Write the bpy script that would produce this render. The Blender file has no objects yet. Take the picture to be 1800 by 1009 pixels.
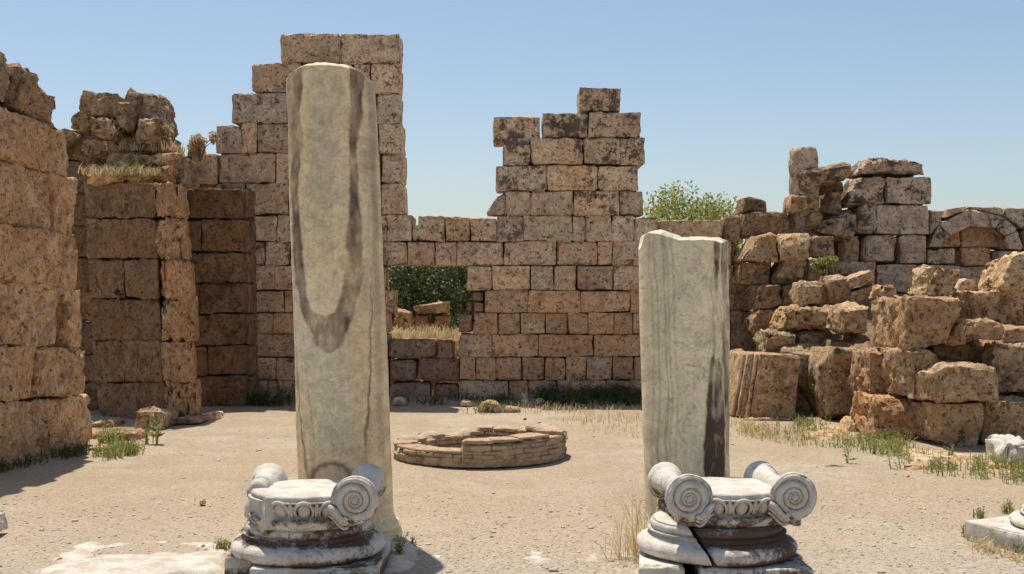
import bpy, bmesh, math, random
import numpy as np

# ------------------------------------------------------------------ scene, camera, sky, sun
scene = bpy.context.scene
COL = scene.collection
random.seed(7)
rng = np.random.default_rng(7)

CAM_H, FPX, CX, CY = 1.62, 2100.0, 900.0, 514.0      # eye height, focal length in photo pixels, horizon
cam_data = bpy.data.cameras.new("camera")
cam = bpy.data.objects.new("camera", cam_data)
COL.objects.link(cam)
cam.location = (0, 0, CAM_H)
cam.rotation_euler = (math.radians(90), 0, 0)
cam_data.sensor_width = 36.0
cam_data.lens = 36.0 * FPX / 1800.0
cam_data.shift_y = (CY - 504.5) / 1800.0
cam_data.clip_start, cam_data.clip_end = 0.1, 3000.0
scene.camera = cam

SUN = np.array([-0.95, 1.80, 5.46]); SUN /= np.linalg.norm(SUN)     # direction towards the sun
sun_el = math.asin(SUN[2]); sun_az = math.atan2(SUN[0], SUN[1])

world = bpy.data.worlds.new("World")
scene.world = world
world.use_nodes = True
wn = world.node_tree.nodes; wl = world.node_tree.links
for n in list(wn): wn.remove(n)
sky = wn.new("ShaderNodeTexSky"); sky.sky_type = 'NISHITA'; sky.sun_disc = False
sky.sun_elevation = sun_el; sky.sun_rotation = sun_az
sky.altitude = 30; sky.air_density = 1.0; sky.dust_density = 1.2; sky.ozone_density = 1.0
bg = wn.new("ShaderNodeBackground"); bg.inputs["Strength"].default_value = 0.0925
wo = wn.new("ShaderNodeOutputWorld")
wl.new(sky.outputs[0], bg.inputs["Color"]); wl.new(bg.outputs[0], wo.inputs["Surface"])

sd = bpy.data.lights.new("sun", 'SUN'); sd.energy = 4.0; sd.angle = math.radians(0.5); sd.color = (1.0, 0.93, 0.82)
so = bpy.data.objects.new("sun", sd); COL.objects.link(so)
from mathutils import Vector
so.rotation_euler = Vector(SUN).to_track_quat('Z', 'Y').to_euler()
so.location = (-6, 10, 30)

scene.view_settings.view_transform = 'Standard'
scene.view_settings.look = 'None'
scene.view_settings.gamma = 1.0
scene.view_settings.use_curve_mapping = False
scene.view_settings.exposure = 0.40
scene.render.engine = 'CYCLES'
scene.cycles.max_bounces = 8
scene.cycles.diffuse_bounces = 5
try: scene.cycles.use_denoising = True
except Exception: pass

# ------------------------------------------------------------------ numeric noise
def _h(ix, iy, iz, seed):
    with np.errstate(over='ignore'):
        n = (ix.astype(np.uint32) * np.uint32(374761393) + iy.astype(np.uint32) * np.uint32(668265263)
             + iz.astype(np.uint32) * np.uint32(2147483647) + np.uint32((seed * 974711 + 12345) & 0xffffffff))
        n = (n ^ (n >> np.uint32(13))) * np.uint32(1274126177)
        n = (n ^ (n >> np.uint32(16))) * np.uint32(2246822519)
        n = n ^ (n >> np.uint32(15))
    return n.astype(np.float64) / 4294967295.0 * 2 - 1

def vnoise(P, seed=0):
    P = np.asarray(P, float)
    I = np.floor(P).astype(np.int64); f = P - I
    u = f * f * (3 - 2 * f)
    x, y, z = I[:, 0], I[:, 1], I[:, 2]
    r = 0
    for dx in (0, 1):
        wx = u[:, 0] if dx else 1 - u[:, 0]
        for dy in (0, 1):
            wy = u[:, 1] if dy else 1 - u[:, 1]
            for dz in (0, 1):
                wz = u[:, 2] if dz else 1 - u[:, 2]
                r = r + wx * wy * wz * _h(x + dx, y + dy, z + dz, seed)
    return r

def fbm(P, wave, octaves=3, seed=0, gain=0.5):
    P = np.asarray(P, float) / wave
    a, t, s = 1.0, 0.0, 0.0
    for k in range(octaves):
        t = t + a * vnoise(P * (2.03 ** k) + 17.3 * k, seed + k); s += a; a *= gain
    return t / s

def sstep(a, b, x):
    t = np.clip((np.asarray(x, float) - a) / (b - a), 0, 1)
    return t * t * (3 - 2 * t)

# ------------------------------------------------------------------ photo pixel -> place
def ray(px, py): return np.array([(px - CX) / FPX, 1.0, (CY - py) / FPX])
def at(px, py, d): return ray(px, py) * d + np.array([0, 0, CAM_H])
def gd(py): return FPX * CAM_H / (py - CY)                        # distance of a ground point
def on_ground(px, py):
    d = gd(py); return np.array([(px - CX) / FPX * d, d, 0.0])

class Plane:                                                      # an upright wall plane through two plan points
    def __init__(s, p0, p1):
        s.p0 = np.array(p0, float); s.t = np.array(p1, float) - s.p0; s.t /= np.linalg.norm(s.t)
        s.n = np.array([-s.t[1], s.t[0], 0.0])                     # into the wall
    def hit(s, px, py):
        r = ray(px, py)
        k = (s.p0[0] - r[0] * s.p0[1]) / (r[0] * s.t[1] - s.t[0])
        d = s.p0[1] + k * s.t[1]
        return r * d + np.array([0, 0, CAM_H])
def facing(d): return Plane((-20, d), (20, d))
def turned(px, d, yaw):                                           # plane through a pixel column at distance d, turned by yaw
    x = (px - CX) / FPX * d
    return Plane((x, d), (x + math.cos(yaw), d + math.sin(yaw)))

# ------------------------------------------------------------------ meshes and objects
def mesh_from(name, V, F, mat, smooth=True):
    V = np.asarray(V, np.float32)
    me = bpy.data.meshes.new(name)
    if isinstance(F, np.ndarray):
        k = F.shape[1]; nf = len(F)
        me.vertices.add(len(V)); me.vertices.foreach_set("co", V.ravel())
        me.loops.add(nf * k); me.loops.foreach_set("vertex_index", F.ravel().astype(np.int32))
        me.polygons.add(nf); me.polygons.foreach_set("loop_start", np.arange(0, nf * k, k, dtype=np.int32))
        me.polygons.foreach_set("loop_total", np.full(nf, k, np.int32))
    else:
        me.from_pydata([tuple(map(float, v)) for v in V], [], [tuple(int(i) for i in f) for f in F])
    me.update(calc_edges=True)
    me.validate()
    if smooth: me.polygons.foreach_set("use_smooth", np.ones(len(me.polygons), bool))
    if mat: me.materials.append(mat)
    return me

def link(name, me, parent=None, loc=(0, 0, 0), color=None):
    o = bpy.data.objects.new(name, me); COL.objects.link(o)
    o.location = tuple(float(v) for v in loc)
    if parent is not None: o.parent = parent
    if color is not None: o.color = color
    return o

def tag(o, label=None, cat=None, group=None, kind=None):
    if label: o["label"] = label
    if cat: o["category"] = cat
    if group: o["group"] = group
    if kind: o["kind"] = kind
    return o

def thing(name, label, cat, loc=(0, 0, 0), group=None):
    o = bpy.data.objects.new(name, None); COL.objects.link(o)
    o.location = tuple(float(v) for v in loc); o.empty_display_size = 0.2
    return tag(o, label, cat, group, 'thing')

def merge(parts):
    Vs, Fs, n = [], [], 0
    for V, F in parts:
        Vs.append(V); Fs.append(np.asarray(F) + n); n += len(V)
    return np.concatenate(Vs), np.concatenate(Fs)

# ------------------------------------------------------------------ a hewn, weathered block
_lat = {}
def lattice(nx, ny, nz):
    key = (nx, ny, nz)
    if key in _lat: return _lat[key]
    I, J, K = np.meshgrid(np.arange(nx), np.arange(ny), np.arange(nz), indexing='ij')
    surf = (I == 0) | (I == nx - 1) | (J == 0) | (J == ny - 1) | (K == 0) | (K == nz - 1)
    idx = np.full((nx, ny, nz), -1); idx[surf] = np.arange(surf.sum())
    ijk = np.stack([I[surf], J[surf], K[surf]], 1)
    faces = []
    def grid(A, flip):
        q = np.stack([A[:-1, :-1], A[1:, :-1], A[1:, 1:], A[:-1, 1:]], -1).reshape(-1, 4)
        faces.append(q[:, ::-1] if flip else q)
    grid(idx[:, 0, :], False); grid(idx[:, -1, :], True)
    grid(idx[0, :, :], True); grid(idx[-1, :, :], False)
    grid(idx[:, :, 0], True); grid(idx[:, :, -1], False)
    _lat[key] = (ijk, np.concatenate(faces)); return _lat[key]

def rock(w, d, h, seg, r, amp, seed, chip=1.0, backseg=None, facets=(0, 0, 0)):
    seg = seg * .72
    """rounded, chipped box of size w x d x h about its centre; y is depth, front at -d/2"""
    r = min(r, 0.38 * min(w, d, h))
    def lines(L, sg):
        n = max(2, int(round((L - 2 * r) / sg)) + 1)
        n = min(n, 40)
        return np.concatenate([[0, r * 0.4], np.linspace(r, L - r, n), [L - r * 0.4, L]]) - L / 2
    xs, ys, zs = lines(w, seg), lines(d, backseg or seg * 1.6), lines(h, seg)
    ijk, Fq = lattice(len(xs), len(ys), len(zs))
    P = np.stack([xs[ijk[:, 0]], ys[ijk[:, 1]], zs[ijk[:, 2]]], 1)
    half = np.array([w, d, h]) / 2
    S = P + seed * 3.77
    rn = r * (0.75 + 0.9 * fbm(S, 0.32, 2, 3))
    rn = np.clip(rn, 0.15 * r, None)[:, None]
    q = np.clip(P, -(half - rn), half - rn)
    o = P - q; L = np.linalg.norm(o, axis=1, keepdims=True); L[L < 1e-9] = 1
    N = o / L
    P2 = q + N * rn
    gf = np.random.default_rng(seed * 7 + 5)
    for _ in range(facets[0]):                                       # old fractures: corners and edges split off flat
        n = gf.normal(size=3); n[np.argmin(np.abs(n))] *= .25; n /= np.linalg.norm(n)
        lim = (half * np.abs(n)).sum() - min(w, d, h) * gf.uniform(*facets[1:])
        P2 = P2 - n * np.clip(P2 @ n - lim, 0, None)[:, None]
    ef = 1 - np.abs(N).max(1)
    disp = amp * (.9 * fbm(S, .5, 2, 11) + 1.0 * fbm(S, .15, 3, 23, .6) + .35 * fbm(S, .045, 2, 29))
    pit = np.clip(fbm(S, .075, 2, 41) - .12, 0, .4) / .4
    disp -= amp * 1.5 * pit * sstep(-.15, .35, fbm(S, .55, 2, 47))
    disp -= ef * chip * amp * 8 * np.clip(fbm(S, .20, 3, 31) - .02, 0, 1)
    return P2 + N * disp[:, None], Fq

_seed = [0]
def trilinear(P, w, d, h, quad, D, gap=0.0):
    a = P[:, 0] / w * (1 - 2 * gap / max(w, .05)) + .5
    b = P[:, 1] / d + .5
    c = P[:, 2] / h * (1 - 2 * gap / max(h, .05)) + .5
    bl, br, tr, tl = quad
    a = a[:, None]; b = b[:, None]; c = c[:, None]
    return (bl * (1 - a) * (1 - c) + br * a * (1 - c) + tr * a * c + tl * (1 - a) * c) + b * D

def px_quad(q):
    if len(q) == 4:
        x0, y0, x1, y1 = q
        return [(x0, y1), (x1, y1), (x1, y0), (x0, y0)]
    return [(q[0], q[1]), (q[2], q[3]), (q[4], q[5]), (q[6], q[7])]

def stone(q, plane, thick, mat, parent=None, name="stone", color=(1, 1, 1, .3), r=.035, amp=.012, seg=.085,
          gap=.005, chip=1.0, push=0.0, lift=0.0, jitter=0.6, label=None, cat=None, group=None, lean=(0, 0), facets=(5, .0, .10), back=None):
    """one stone whose front face is seen at the photo quad q, standing in plane, going back by thick"""
    _seed[0] += 1; s = _seed[0]
    jr = np.random.default_rng(s)
    pts = [plane.hit(x + jr.normal() * jitter, y + jr.normal() * jitter) for x, y in px_quad(q)]
    pts = [p + plane.n * push + np.array([0, 0, lift]) for p in pts]
    bl, br, tr, tl = pts
    w = (np.linalg.norm(br - bl) + np.linalg.norm(tr - tl)) / 2
    h = (np.linalg.norm(tl - bl) + np.linalg.norm(tr - br)) / 2
    P, Fq = rock(w, thick, h, seg, r, amp, s, chip, None, facets)
    D = plane.n * thick + np.array([lean[0], 0, lean[1]]) if back is None else np.array(back, float)
    V = trilinear(P, w, thick, h, pts, D, gap)
    c = V.mean(0)
    c[2] = V[:, 2].min() if parent is None else c[2]
    me = mesh_from(name, V - c, Fq, mat)
    me.set_sharp_from_angle(angle=math.radians(27))
    base = np.array(parent.location) if parent is not None else np.zeros(3)
    o = link(name, me, parent, c - base, color)
    if label: tag(o, label, cat or "stone block", group, 'thing')
    return o

def lathe(profile, nseg=96, noise=0.0, wave=.12, seed=0, squash=None):
    pr = np.array(profile, float)
    th = np.linspace(0, 2 * np.pi, nseg, endpoint=False)
    R, Z = pr[:, 0], pr[:, 1]
    V = np.stack([np.outer(R, np.cos(th)), np.outer(R, np.sin(th)), np.repeat(Z[:, None], nseg, 1)], -1).reshape(-1, 3)
    if noise:
        rad = V[:, :2] / np.maximum(np.linalg.norm(V[:, :2], axis=1, keepdims=True), 1e-6)
        dd = noise * fbm(V + seed * 2.1, wave, 3, seed)
        V[:, :2] += rad * dd[:, None]; V[:, 2] += 0.4 * noise * fbm(V + 9.1 + seed, wave, 2, seed)
    m = len(pr)
    A = np.arange(m * nseg).reshape(m, nseg); B = np.roll(A, -1, 1)
    F = np.stack([A[:-1], B[:-1], B[1:], A[1:]], -1).reshape(-1, 4)
    return V, F

def resample(pts, step):
    pts = np.array(pts, float); out = [pts[0]]
    for a, b in zip(pts[:-1], pts[1:]):
        n = max(1, int(np.ceil(np.linalg.norm(b - a) / step)))
        for k in range(1, n + 1): out.append(a + (b - a) * k / n)
    return np.array(out)

def tube(path, rad, sides=8):
    path = np.array(path, float); n = len(path)
    rad = np.broadcast_to(np.asarray(rad, float), (n,))
    T = np.gradient(path, axis=0); T /= np.maximum(np.linalg.norm(T, axis=1, keepdims=True), 1e-9)
    up = np.array([0.13, 0.21, 0.97])
    U = np.cross(T, up); U /= np.maximum(np.linalg.norm(U, axis=1, keepdims=True), 1e-9)
    W = np.cross(T, U)
    th = np.linspace(0, 2 * np.pi, sides, endpoint=False)
    V = path[:, None] + rad[:, None, None] * (np.cos(th)[None, :, None] * U[:, None] + np.sin(th)[None, :, None] * W[:, None])
    A = np.arange(n * sides).reshape(n, sides); B = np.roll(A, -1, 1)
    F = np.stack([A[:-1], B[:-1], B[1:], A[1:]], -1).reshape(-1, 4)
    return V.reshape(-1, 3), F

# ------------------------------------------------------------------ materials
class NT:
    def __init__(s, name):
        s.m = bpy.data.materials.new(name); s.m.use_nodes = True
        s.t = s.m.node_tree; s.N = s.t.nodes; s.L = s.t.links
        for n in list(s.N): s.N.remove(n)
        s.out = s.N.new("ShaderNodeOutputMaterial")
    def new(s, typ, inp=None, **kw):
        n = s.N.new("ShaderNode" + typ)
        for k, v in kw.items(): setattr(n, k, v)
        for k, v in (inp or {}).items(): s.set(n.inputs[k], v)
        return n
    def set(s, sock, v):
        if isinstance(v, bpy.types.NodeSocket): s.L.new(v, sock)
        elif isinstance(v, bpy.types.Node): s.L.new(v.outputs[0], sock)
        else:
            if sock.type == 'RGBA' and len(v) == 3: v = (*v, 1)
            sock.default_value = v
    def math(s, op, a, b=0.0, clamp=False):
        n = s.new("Math", operation=op, use_clamp=clamp); s.set(n.inputs[0], a); s.set(n.inputs[1], b); return n.outputs[0]
    def noise(s, vec, scale, detail=6, rough=.6, dist=0.0, col=False):
        n = s.new("TexNoise", {"Vector": vec, "Scale": scale, "Detail": detail, "Roughness": rough, "Distortion": dist})
        return n.outputs[1 if col else 0]
    def ramp(s, fac, a, b, lo=0.0, hi=1.0):
        n = s.new("MapRange", {"Value": fac, "From Min": a, "From Max": b, "To Min": lo, "To Max": hi}, interpolation_type='SMOOTHSTEP')
        return n.outputs[0]
    def mix(s, fac, a, b, mode='MIX'):
        n = s.new("Mix", data_type='RGBA', blend_type=mode)
        s.set(n.inputs[0], fac); s.set(n.inputs[6], a); s.set(n.inputs[7], b); return n.outputs[2]
    def bsdf(s, color, rough, height=None, strength=.6, distance=.02, spec=.2):
        p = s.new("BsdfPrincipled", {"Base Color": color, "Roughness": rough})
        p.inputs["Specular IOR Level"].default_value = spec
        if height is not None:
            b = s.new("Bump", {"Height": height, "Strength": strength, "Distance": distance})
            s.L.new(b.outputs[0], p.inputs["Normal"])
        s.L.new(p.outputs[0], s.out.inputs[0])
        return s.m

def stone_material(name, dark, light, rust, pit=.5, bump=.9):
    t = NT(name)
    tc = t.new("TexCoord"); oi = t.new("ObjectInfo"); pos = t.new("NewGeometry").outputs["Position"]
    off = t.new("VectorMath", operation='SCALE'); off.inputs[0].default_value = (31.7, 17.3, 23.9)
    t.set(off.inputs["Scale"], oi.outputs["Random"])
    vec = t.new("VectorMath", {0: tc.outputs["Object"], 1: off.outputs[0]}, operation='ADD').outputs[0]
    wide = t.noise(pos, 1.15, 6, .62, .2)
    wide2 = t.noise(pos, 2.6, 8, .68)
    med = t.noise(vec, 7, 10, .70)
    fine = t.noise(vec, 34, 8, .74)
    grit = t.noise(vec, 110, 4, .7)
    warp = t.new("VectorMath", {0: vec}, operation='ADD')
    wsc = t.new("VectorMath", operation='SCALE'); t.set(wsc.inputs[0], t.noise(vec, 16, 3, .6, 0, True)); wsc.inputs["Scale"].default_value = .09
    t.set(warp.inputs[1], wsc.outputs[0])
    pits = t.ramp(t.noise(warp.outputs[0], 20, 3, .6), .33, .43, 1, 0)
    pits = t.math('MAXIMUM', pits, t.math('MULTIPLY', t.ramp(t.noise(warp.outputs[0], 9, 6, .75), .29, .37, 1, 0), .7))
    holes = t.new("TexVoronoi", {"Vector": warp.outputs[0], "Scale": 7.5, "Randomness": 1.0}).outputs[0]
    holes = t.math('MULTIPLY', t.ramp(holes, .07, .17, 1, 0), t.ramp(wide2, .44, .56))
    c = t.mix(t.ramp(med, .32, .66), dark, light)
    c = t.mix(t.ramp(wide, .44, .66, 0, .8), c, rust)
    c = t.mix(t.ramp(wide2, .52, .66, 0, .55), c, (.74, .66, .54))
    c = t.mix(t.ramp(wide2, .46, .34, 0, .45), c, (.20, .145, .11))
    c = t.mix(t.ramp(fine, .36, .64, .7, 0), c, (.55, .48, .42), 'MULTIPLY')
    c = t.mix(t.ramp(grit, .55, .70, 0, .35), c, (.78, .69, .55))
    c = t.mix(1.0, c, oi.outputs["Color"], 'MULTIPLY')
    c = t.mix(t.math('MULTIPLY', pits, pit), c, (.085, .055, .036))
    thr = t.math('SUBTRACT', .695, t.math('MULTIPLY', oi.outputs["Alpha"], .205))
    ln = t.math('ADD', t.noise(vec, 5.0, 9, .70), t.math('MULTIPLY', t.math('SUBTRACT', fine, .5), .42))
    lf = t.ramp(t.math('SUBTRACT', ln, thr), -.008, .035, 0, .85)
    c = t.mix(lf, c, (.085, .068, .056))
    c = t.mix(t.math('MULTIPLY', holes, .7), c, (.035, .026, .02))
    h = t.math('ADD', t.math('MULTIPLY', med, .5), t.math('MULTIPLY', fine, .40))
    h = t.math('ADD', h, t.math('MULTIPLY', grit, .10))
    h = t.math('SUBTRACT', h, t.math('MULTIPLY', pits, .30))
    h = t.math('SUBTRACT', h, t.math('MULTIPLY', holes, .5))
    return t.bsdf(c, .95, h, bump, .06, .1)

M = {}
M['ashlar'] = stone_material("ashlar_stone", (.50, .39, .29), (.90, .79, .63), (.72, .52, .37), .7, .75)
M['rubble'] = stone_material("rubble_stone", (.30, .215, .135), (.80, .64, .44), (.60, .41, .24), .6, 1.0)
M['pier'] = stone_material("pier_stone", (.38, .27, .18), (.82, .64, .45), (.62, .43, .26), .5, .9)

def marble_material(name, white, warm, dark):
    t = NT(name)
    tc = t.new("TexCoord"); v = tc.outputs["Object"]
    st = t.new("Attribute", attribute_name="stain_shade").outputs["Fac"]  # brown stain plus shade painted into creases and recesses
    n1 = t.noise(v, 7, 8, .65, .5); n2 = t.noise(v, 30, 8, .72); n3 = t.noise(v, 120, 4, .6)
    c = t.mix(t.ramp(n1, .38, .66), white, warm)
    c = t.mix(t.ramp(n2, .52, .72, 0, .6), c, (.38, .325, .26)); n4 = t.noise(v, 62, 6, .75, .4)
    c = t.mix(t.ramp(n4, .60, .70, 0, .65), c, (.20, .16, .125)); c = t.mix(t.ramp(t.noise(v, 15, 7, .7, .8), .56, .70, 0, .4), c, (.46, .42, .36))
    s2 = t.math('ADD', st, t.math('MULTIPLY', t.math('SUBTRACT', n2, .5), 2.2))
    s2 = t.math('ADD', s2, t.math('MULTIPLY', t.math('SUBTRACT', n1, .5), 1.5))
    c = t.mix(t.ramp(s2, .22, .80, 0, .96), c, dark)
    h = t.math('ADD', t.math('MULTIPLY', n2, .5), t.math('ADD', t.math('MULTIPLY', n3, .35), t.math('MULTIPLY', n4, .4)))
    return t.bsdf(c, .72, h, .85, .016, .2)
M['marble'] = marble_material("weathered_marble", (.72, .68, .60), (.55, .48, .385), (.135, .080, .048))

def column_material():
    t = NT("veined_marble")
    v = t.new("TexCoord").outputs["Object"]
    a = t.new("Attribute", attribute_name="Col").outputs["Color"]
    n2 = t.noise(v, 26, 8, .7, .4); n3 = t.noise(v, 140, 4, .65); n1 = t.noise(v, 5, 6, .6, .6)
    c = t.mix(t.ramp(n2, .35, .7, 0, .55), a, (.62, .56, .47), 'OVERLAY')
    c = t.mix(t.ramp(n1, .40, .72, 0, .35), c, (.34, .24, .16), 'MULTIPLY') if False else c
    c = t.mix(t.ramp(n3, .54, .70, 0, .32), c, (.16, .13, .10)); c = t.mix(t.ramp(n2, .46, .30, 0, .4), c, (.24, .19, .14))
    h = t.math('ADD', t.math('MULTIPLY', n2, .6), t.math('MULTIPLY', n3, .3))
    return t.bsdf(c, .7, h, .45, .010, .2)
M['column'] = column_material()

def ground_material():
    t = NT("sandy_ground")
    g = t.new("NewGeometry").outputs["Position"]
    sep = t.new("SeparateXYZ", {0: g})
    n0 = t.noise(g, .35, 4, .55, .4); n1 = t.noise(g, 1.6, 6, .6, .5); n2 = t.noise(g, 14, 8, .7); n3 = t.noise(g, 75, 5, .7)
    vo = t.new("TexVoronoi", {"Vector": g, "Scale": 42.0})
    vo2 = t.new("TexVoronoi", {"Vector": g, "Scale": 90.0})
    sand = t.mix(t.ramp(n1, .36, .64), (.375, .305, .21), (.495, .425, .307))
    sand = t.mix(t.ramp(n0, .40, .62, 0, .75), sand, (.45, .345, .225)); sand = t.mix(t.ramp(n0, .46, .32, 0, .5), sand, (.57, .50, .375))
    sand = t.mix(t.ramp(n2, .30, .70, .6, 0), sand, (.33, .25, .165))
    n4 = t.noise(g, 34, 6, .75)
    sand = t.mix(t.ramp(n4, .36, .66, .5, 0), sand, (.30, .225, .15)); sand = t.mix(t.ramp(n4, .56, .72, 0, .45), sand, (.66, .59, .46))
    speck = t.new("SeparateColor", {0: vo.outputs["Color"]})
    pebf = t.math('MULTIPLY', t.ramp(vo.outputs[0], .18, .40, 1, 0), t.ramp(speck.outputs[0], .45, .6))
    pebc = t.mix(speck.outputs[1], (.24, .19, .15), (.66, .58, .48))
    sand = t.mix(t.math('MULTIPLY', pebf, .65), sand, pebc)
    grav = t.mix(speck.outputs[2], (.31, .265, .215), (.66, .59, .49))
    grav = t.mix(t.ramp(vo2.outputs[0], .15, .6, 0, .6), grav, (.33, .27, .21))
    edge = t.math('ADD', sep.outputs["Y"], t.math('MULTIPLY', t.math('SUBTRACT', n1, .5), 2.6))
    c = t.mix(t.ramp(edge, 5.6, 9.6, .8, 0), sand, grav)
    h = t.math('ADD', t.math('MULTIPLY', n2, .5), t.math('MULTIPLY', n3, .35))
    h = t.math('ADD', h, t.math('MULTIPLY', t.ramp(vo.outputs[0], .1, .5, 1, 0), .5))
    return t.bsdf(c, .95, h, .75, .018, .1)
M['ground'] = ground_material()

def leaf_material(name, a, b, trans=.3):
    t = NT(name)
    rnd = t.new("NewGeometry").outputs["Random Per Island"]
    c = t.mix(rnd, a, b)
    d = t.new("BsdfPrincipled", {"Base Color": c, "Roughness": .55}); d.inputs["Specular IOR Level"].default_value = .3
    tr = t.new("BsdfTranslucent", {"Color": c})
    mx = t.new("MixShader", {0: trans, 1: d.outputs[0], 2: tr.outputs[0]})
    t.L.new(mx.outputs[0], t.out.inputs[0]); return t.m
M['leaf_olive'] = leaf_material("olive_leaf", (.20, .215, .05), (.46, .46, .15), .5)
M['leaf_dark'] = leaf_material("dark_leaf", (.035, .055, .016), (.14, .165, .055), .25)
M['weed'] = leaf_material("green_weed", (.19, .21, .055), (.42, .41, .15), .4)
M['moss'] = leaf_material("moss_green", (.05, .075, .02), (.14, .17, .05), .3)
M['straw'] = leaf_material("dry_straw", (.50, .39, .20), (.80, .66, .40), .35)
M['straw_dark'] = leaf_material("dry_litter", (.34, .24, .12), (.66, .50, .28), .35)

def plain_bark():
    t = NT("bark"); v = t.new("TexCoord").outputs["Object"]
    n = t.noise(v, 22, 7, .7)
    return t.bsdf(t.mix(n, (.10, .075, .05), (.28, .22, .16)), .9, n, .6, .01, .1)
M['bark'] = plain_bark()
def pebble_material():
    t = NT("gravel"); r = t.new("NewGeometry").outputs["Random Per Island"]
    n = t.new("ValToRGB", {0: r}); e = n.color_ramp.elements
    e[0].color = (.42, .35, .28, 1); e[1].color = (.74, .68, .58, 1)
    k = n.color_ramp.elements.new(.6); k.color = (.46, .385, .30, 1)
    return t.bsdf(n.outputs[0], .9)
M['gravel'] = pebble_material()
def earth():
    t = NT("rubble_earth"); g = t.new("NewGeometry").outputs["Position"]
    n = t.noise(g, 5, 8, .7, .5); f = t.noise(g, 30, 6, .7)
    c = t.mix(t.ramp(n, .3, .7), (.16, .105, .062), (.40, .29, .175))
    return t.bsdf(c, .95, t.math('ADD', n, t.math('MULTIPLY', f, .4)), 1.0, .06, .1)
M['earth'] = earth()
def core():
    t = NT("wall_core"); g = t.new("NewGeometry").outputs["Position"]
    n = t.noise(g, 9, 7, .7)
    return t.bsdf(t.mix(n, (.10, .065, .04), (.24, .165, .10)), .95, n, 1.0, .04, .1)
M['core'] = core()
# ------------------------------------------------------------------ ground and rubble slope
def gz(X, Y):
    P = np.stack([X, Y, np.zeros_like(X)], -1).reshape(-1, 3)
    z = .022 * fbm(P, 2.6, 3, 5) + .007 * fbm(P, .5, 2, 9)
    z = z.reshape(X.shape) + .07 * sstep(17.0, 17.75, Y) * sstep(18.6, 17.9, Y) * (X < 3.5)
    return z

def sheet(name, xs, ys, zf, mat, kind='structure'):
    X, Y = np.meshgrid(xs, ys, indexing='ij')
    Z = zf(X, Y)
    V = np.stack([X, Y, Z], -1).reshape(-1, 3)
    A = np.arange(X.size).reshape(X.shape)
    Fq = np.stack([A[:-1, :-1], A[1:, :-1], A[1:, 1:], A[:-1, 1:]], -1).reshape(-1, 4)
    return tag(link(name, mesh_from(name, V, Fq, mat)), kind=kind)

gx = np.concatenate([[-900, -300, -100, -40, -20], np.linspace(-10, 12, 170), [22, 45, 110, 300, 900]])
gy = np.concatenate([[-60, -20, -5, 0, 2], np.linspace(4, 20, 180), [22, 26, 34, 60, 140, 400, 1200]])
sheet("ground", gx, gy, gz, M['ground'])

def slope(X, Y):
    yf = 16.2 + (13.75 - 16.2) * sstep(3.9, 4.5, X)
    z = 1.0 * sstep(3.25, 3.75, X) * sstep(0, .8, Y - yf) + .62 * sstep(0, 1.5, Y - 16.4) * sstep(3.4, 4.2, X)
    z = z * sstep(0, 1.0, 21.5 - Y)
    P = np.stack([X, Y, Z0(X)], -1).reshape(-1, 3)
    n = (.10 * fbm(P, .7, 3, 41) + .04 * fbm(P, .2, 2, 43)).reshape(X.shape)
    return z - .06 + n * np.clip(z * 3, 0, 1)
def Z0(X): return np.zeros_like(X)
sheet("rubble_slope", np.linspace(3.0, 11, 150), np.linspace(13.5, 22, 150), slope, M['earth'])

# ------------------------------------------------------------------ the long ashlar wall at the back
WD = 17.8
BACK = facing(WD)
wall = thing("ashlar_wall", "long ruined wall of squared blocks with window opening and two broken towers, behind the columns",
             "ruined wall", at(900, 705, WD) * np.array([1, 1, 0]))
def tone(s, base=(1, 1, 1), var=.16, lich=.3):
    g = np.random.default_rng(s + 900)
    k = 1 + g.normal() * var * .6; w = g.normal() * var * .3
    return (base[0] * k * (1 + w), base[1] * k, base[2] * k * (1 - w), max(0, min(1, lich + g.normal() * .12)))

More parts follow.
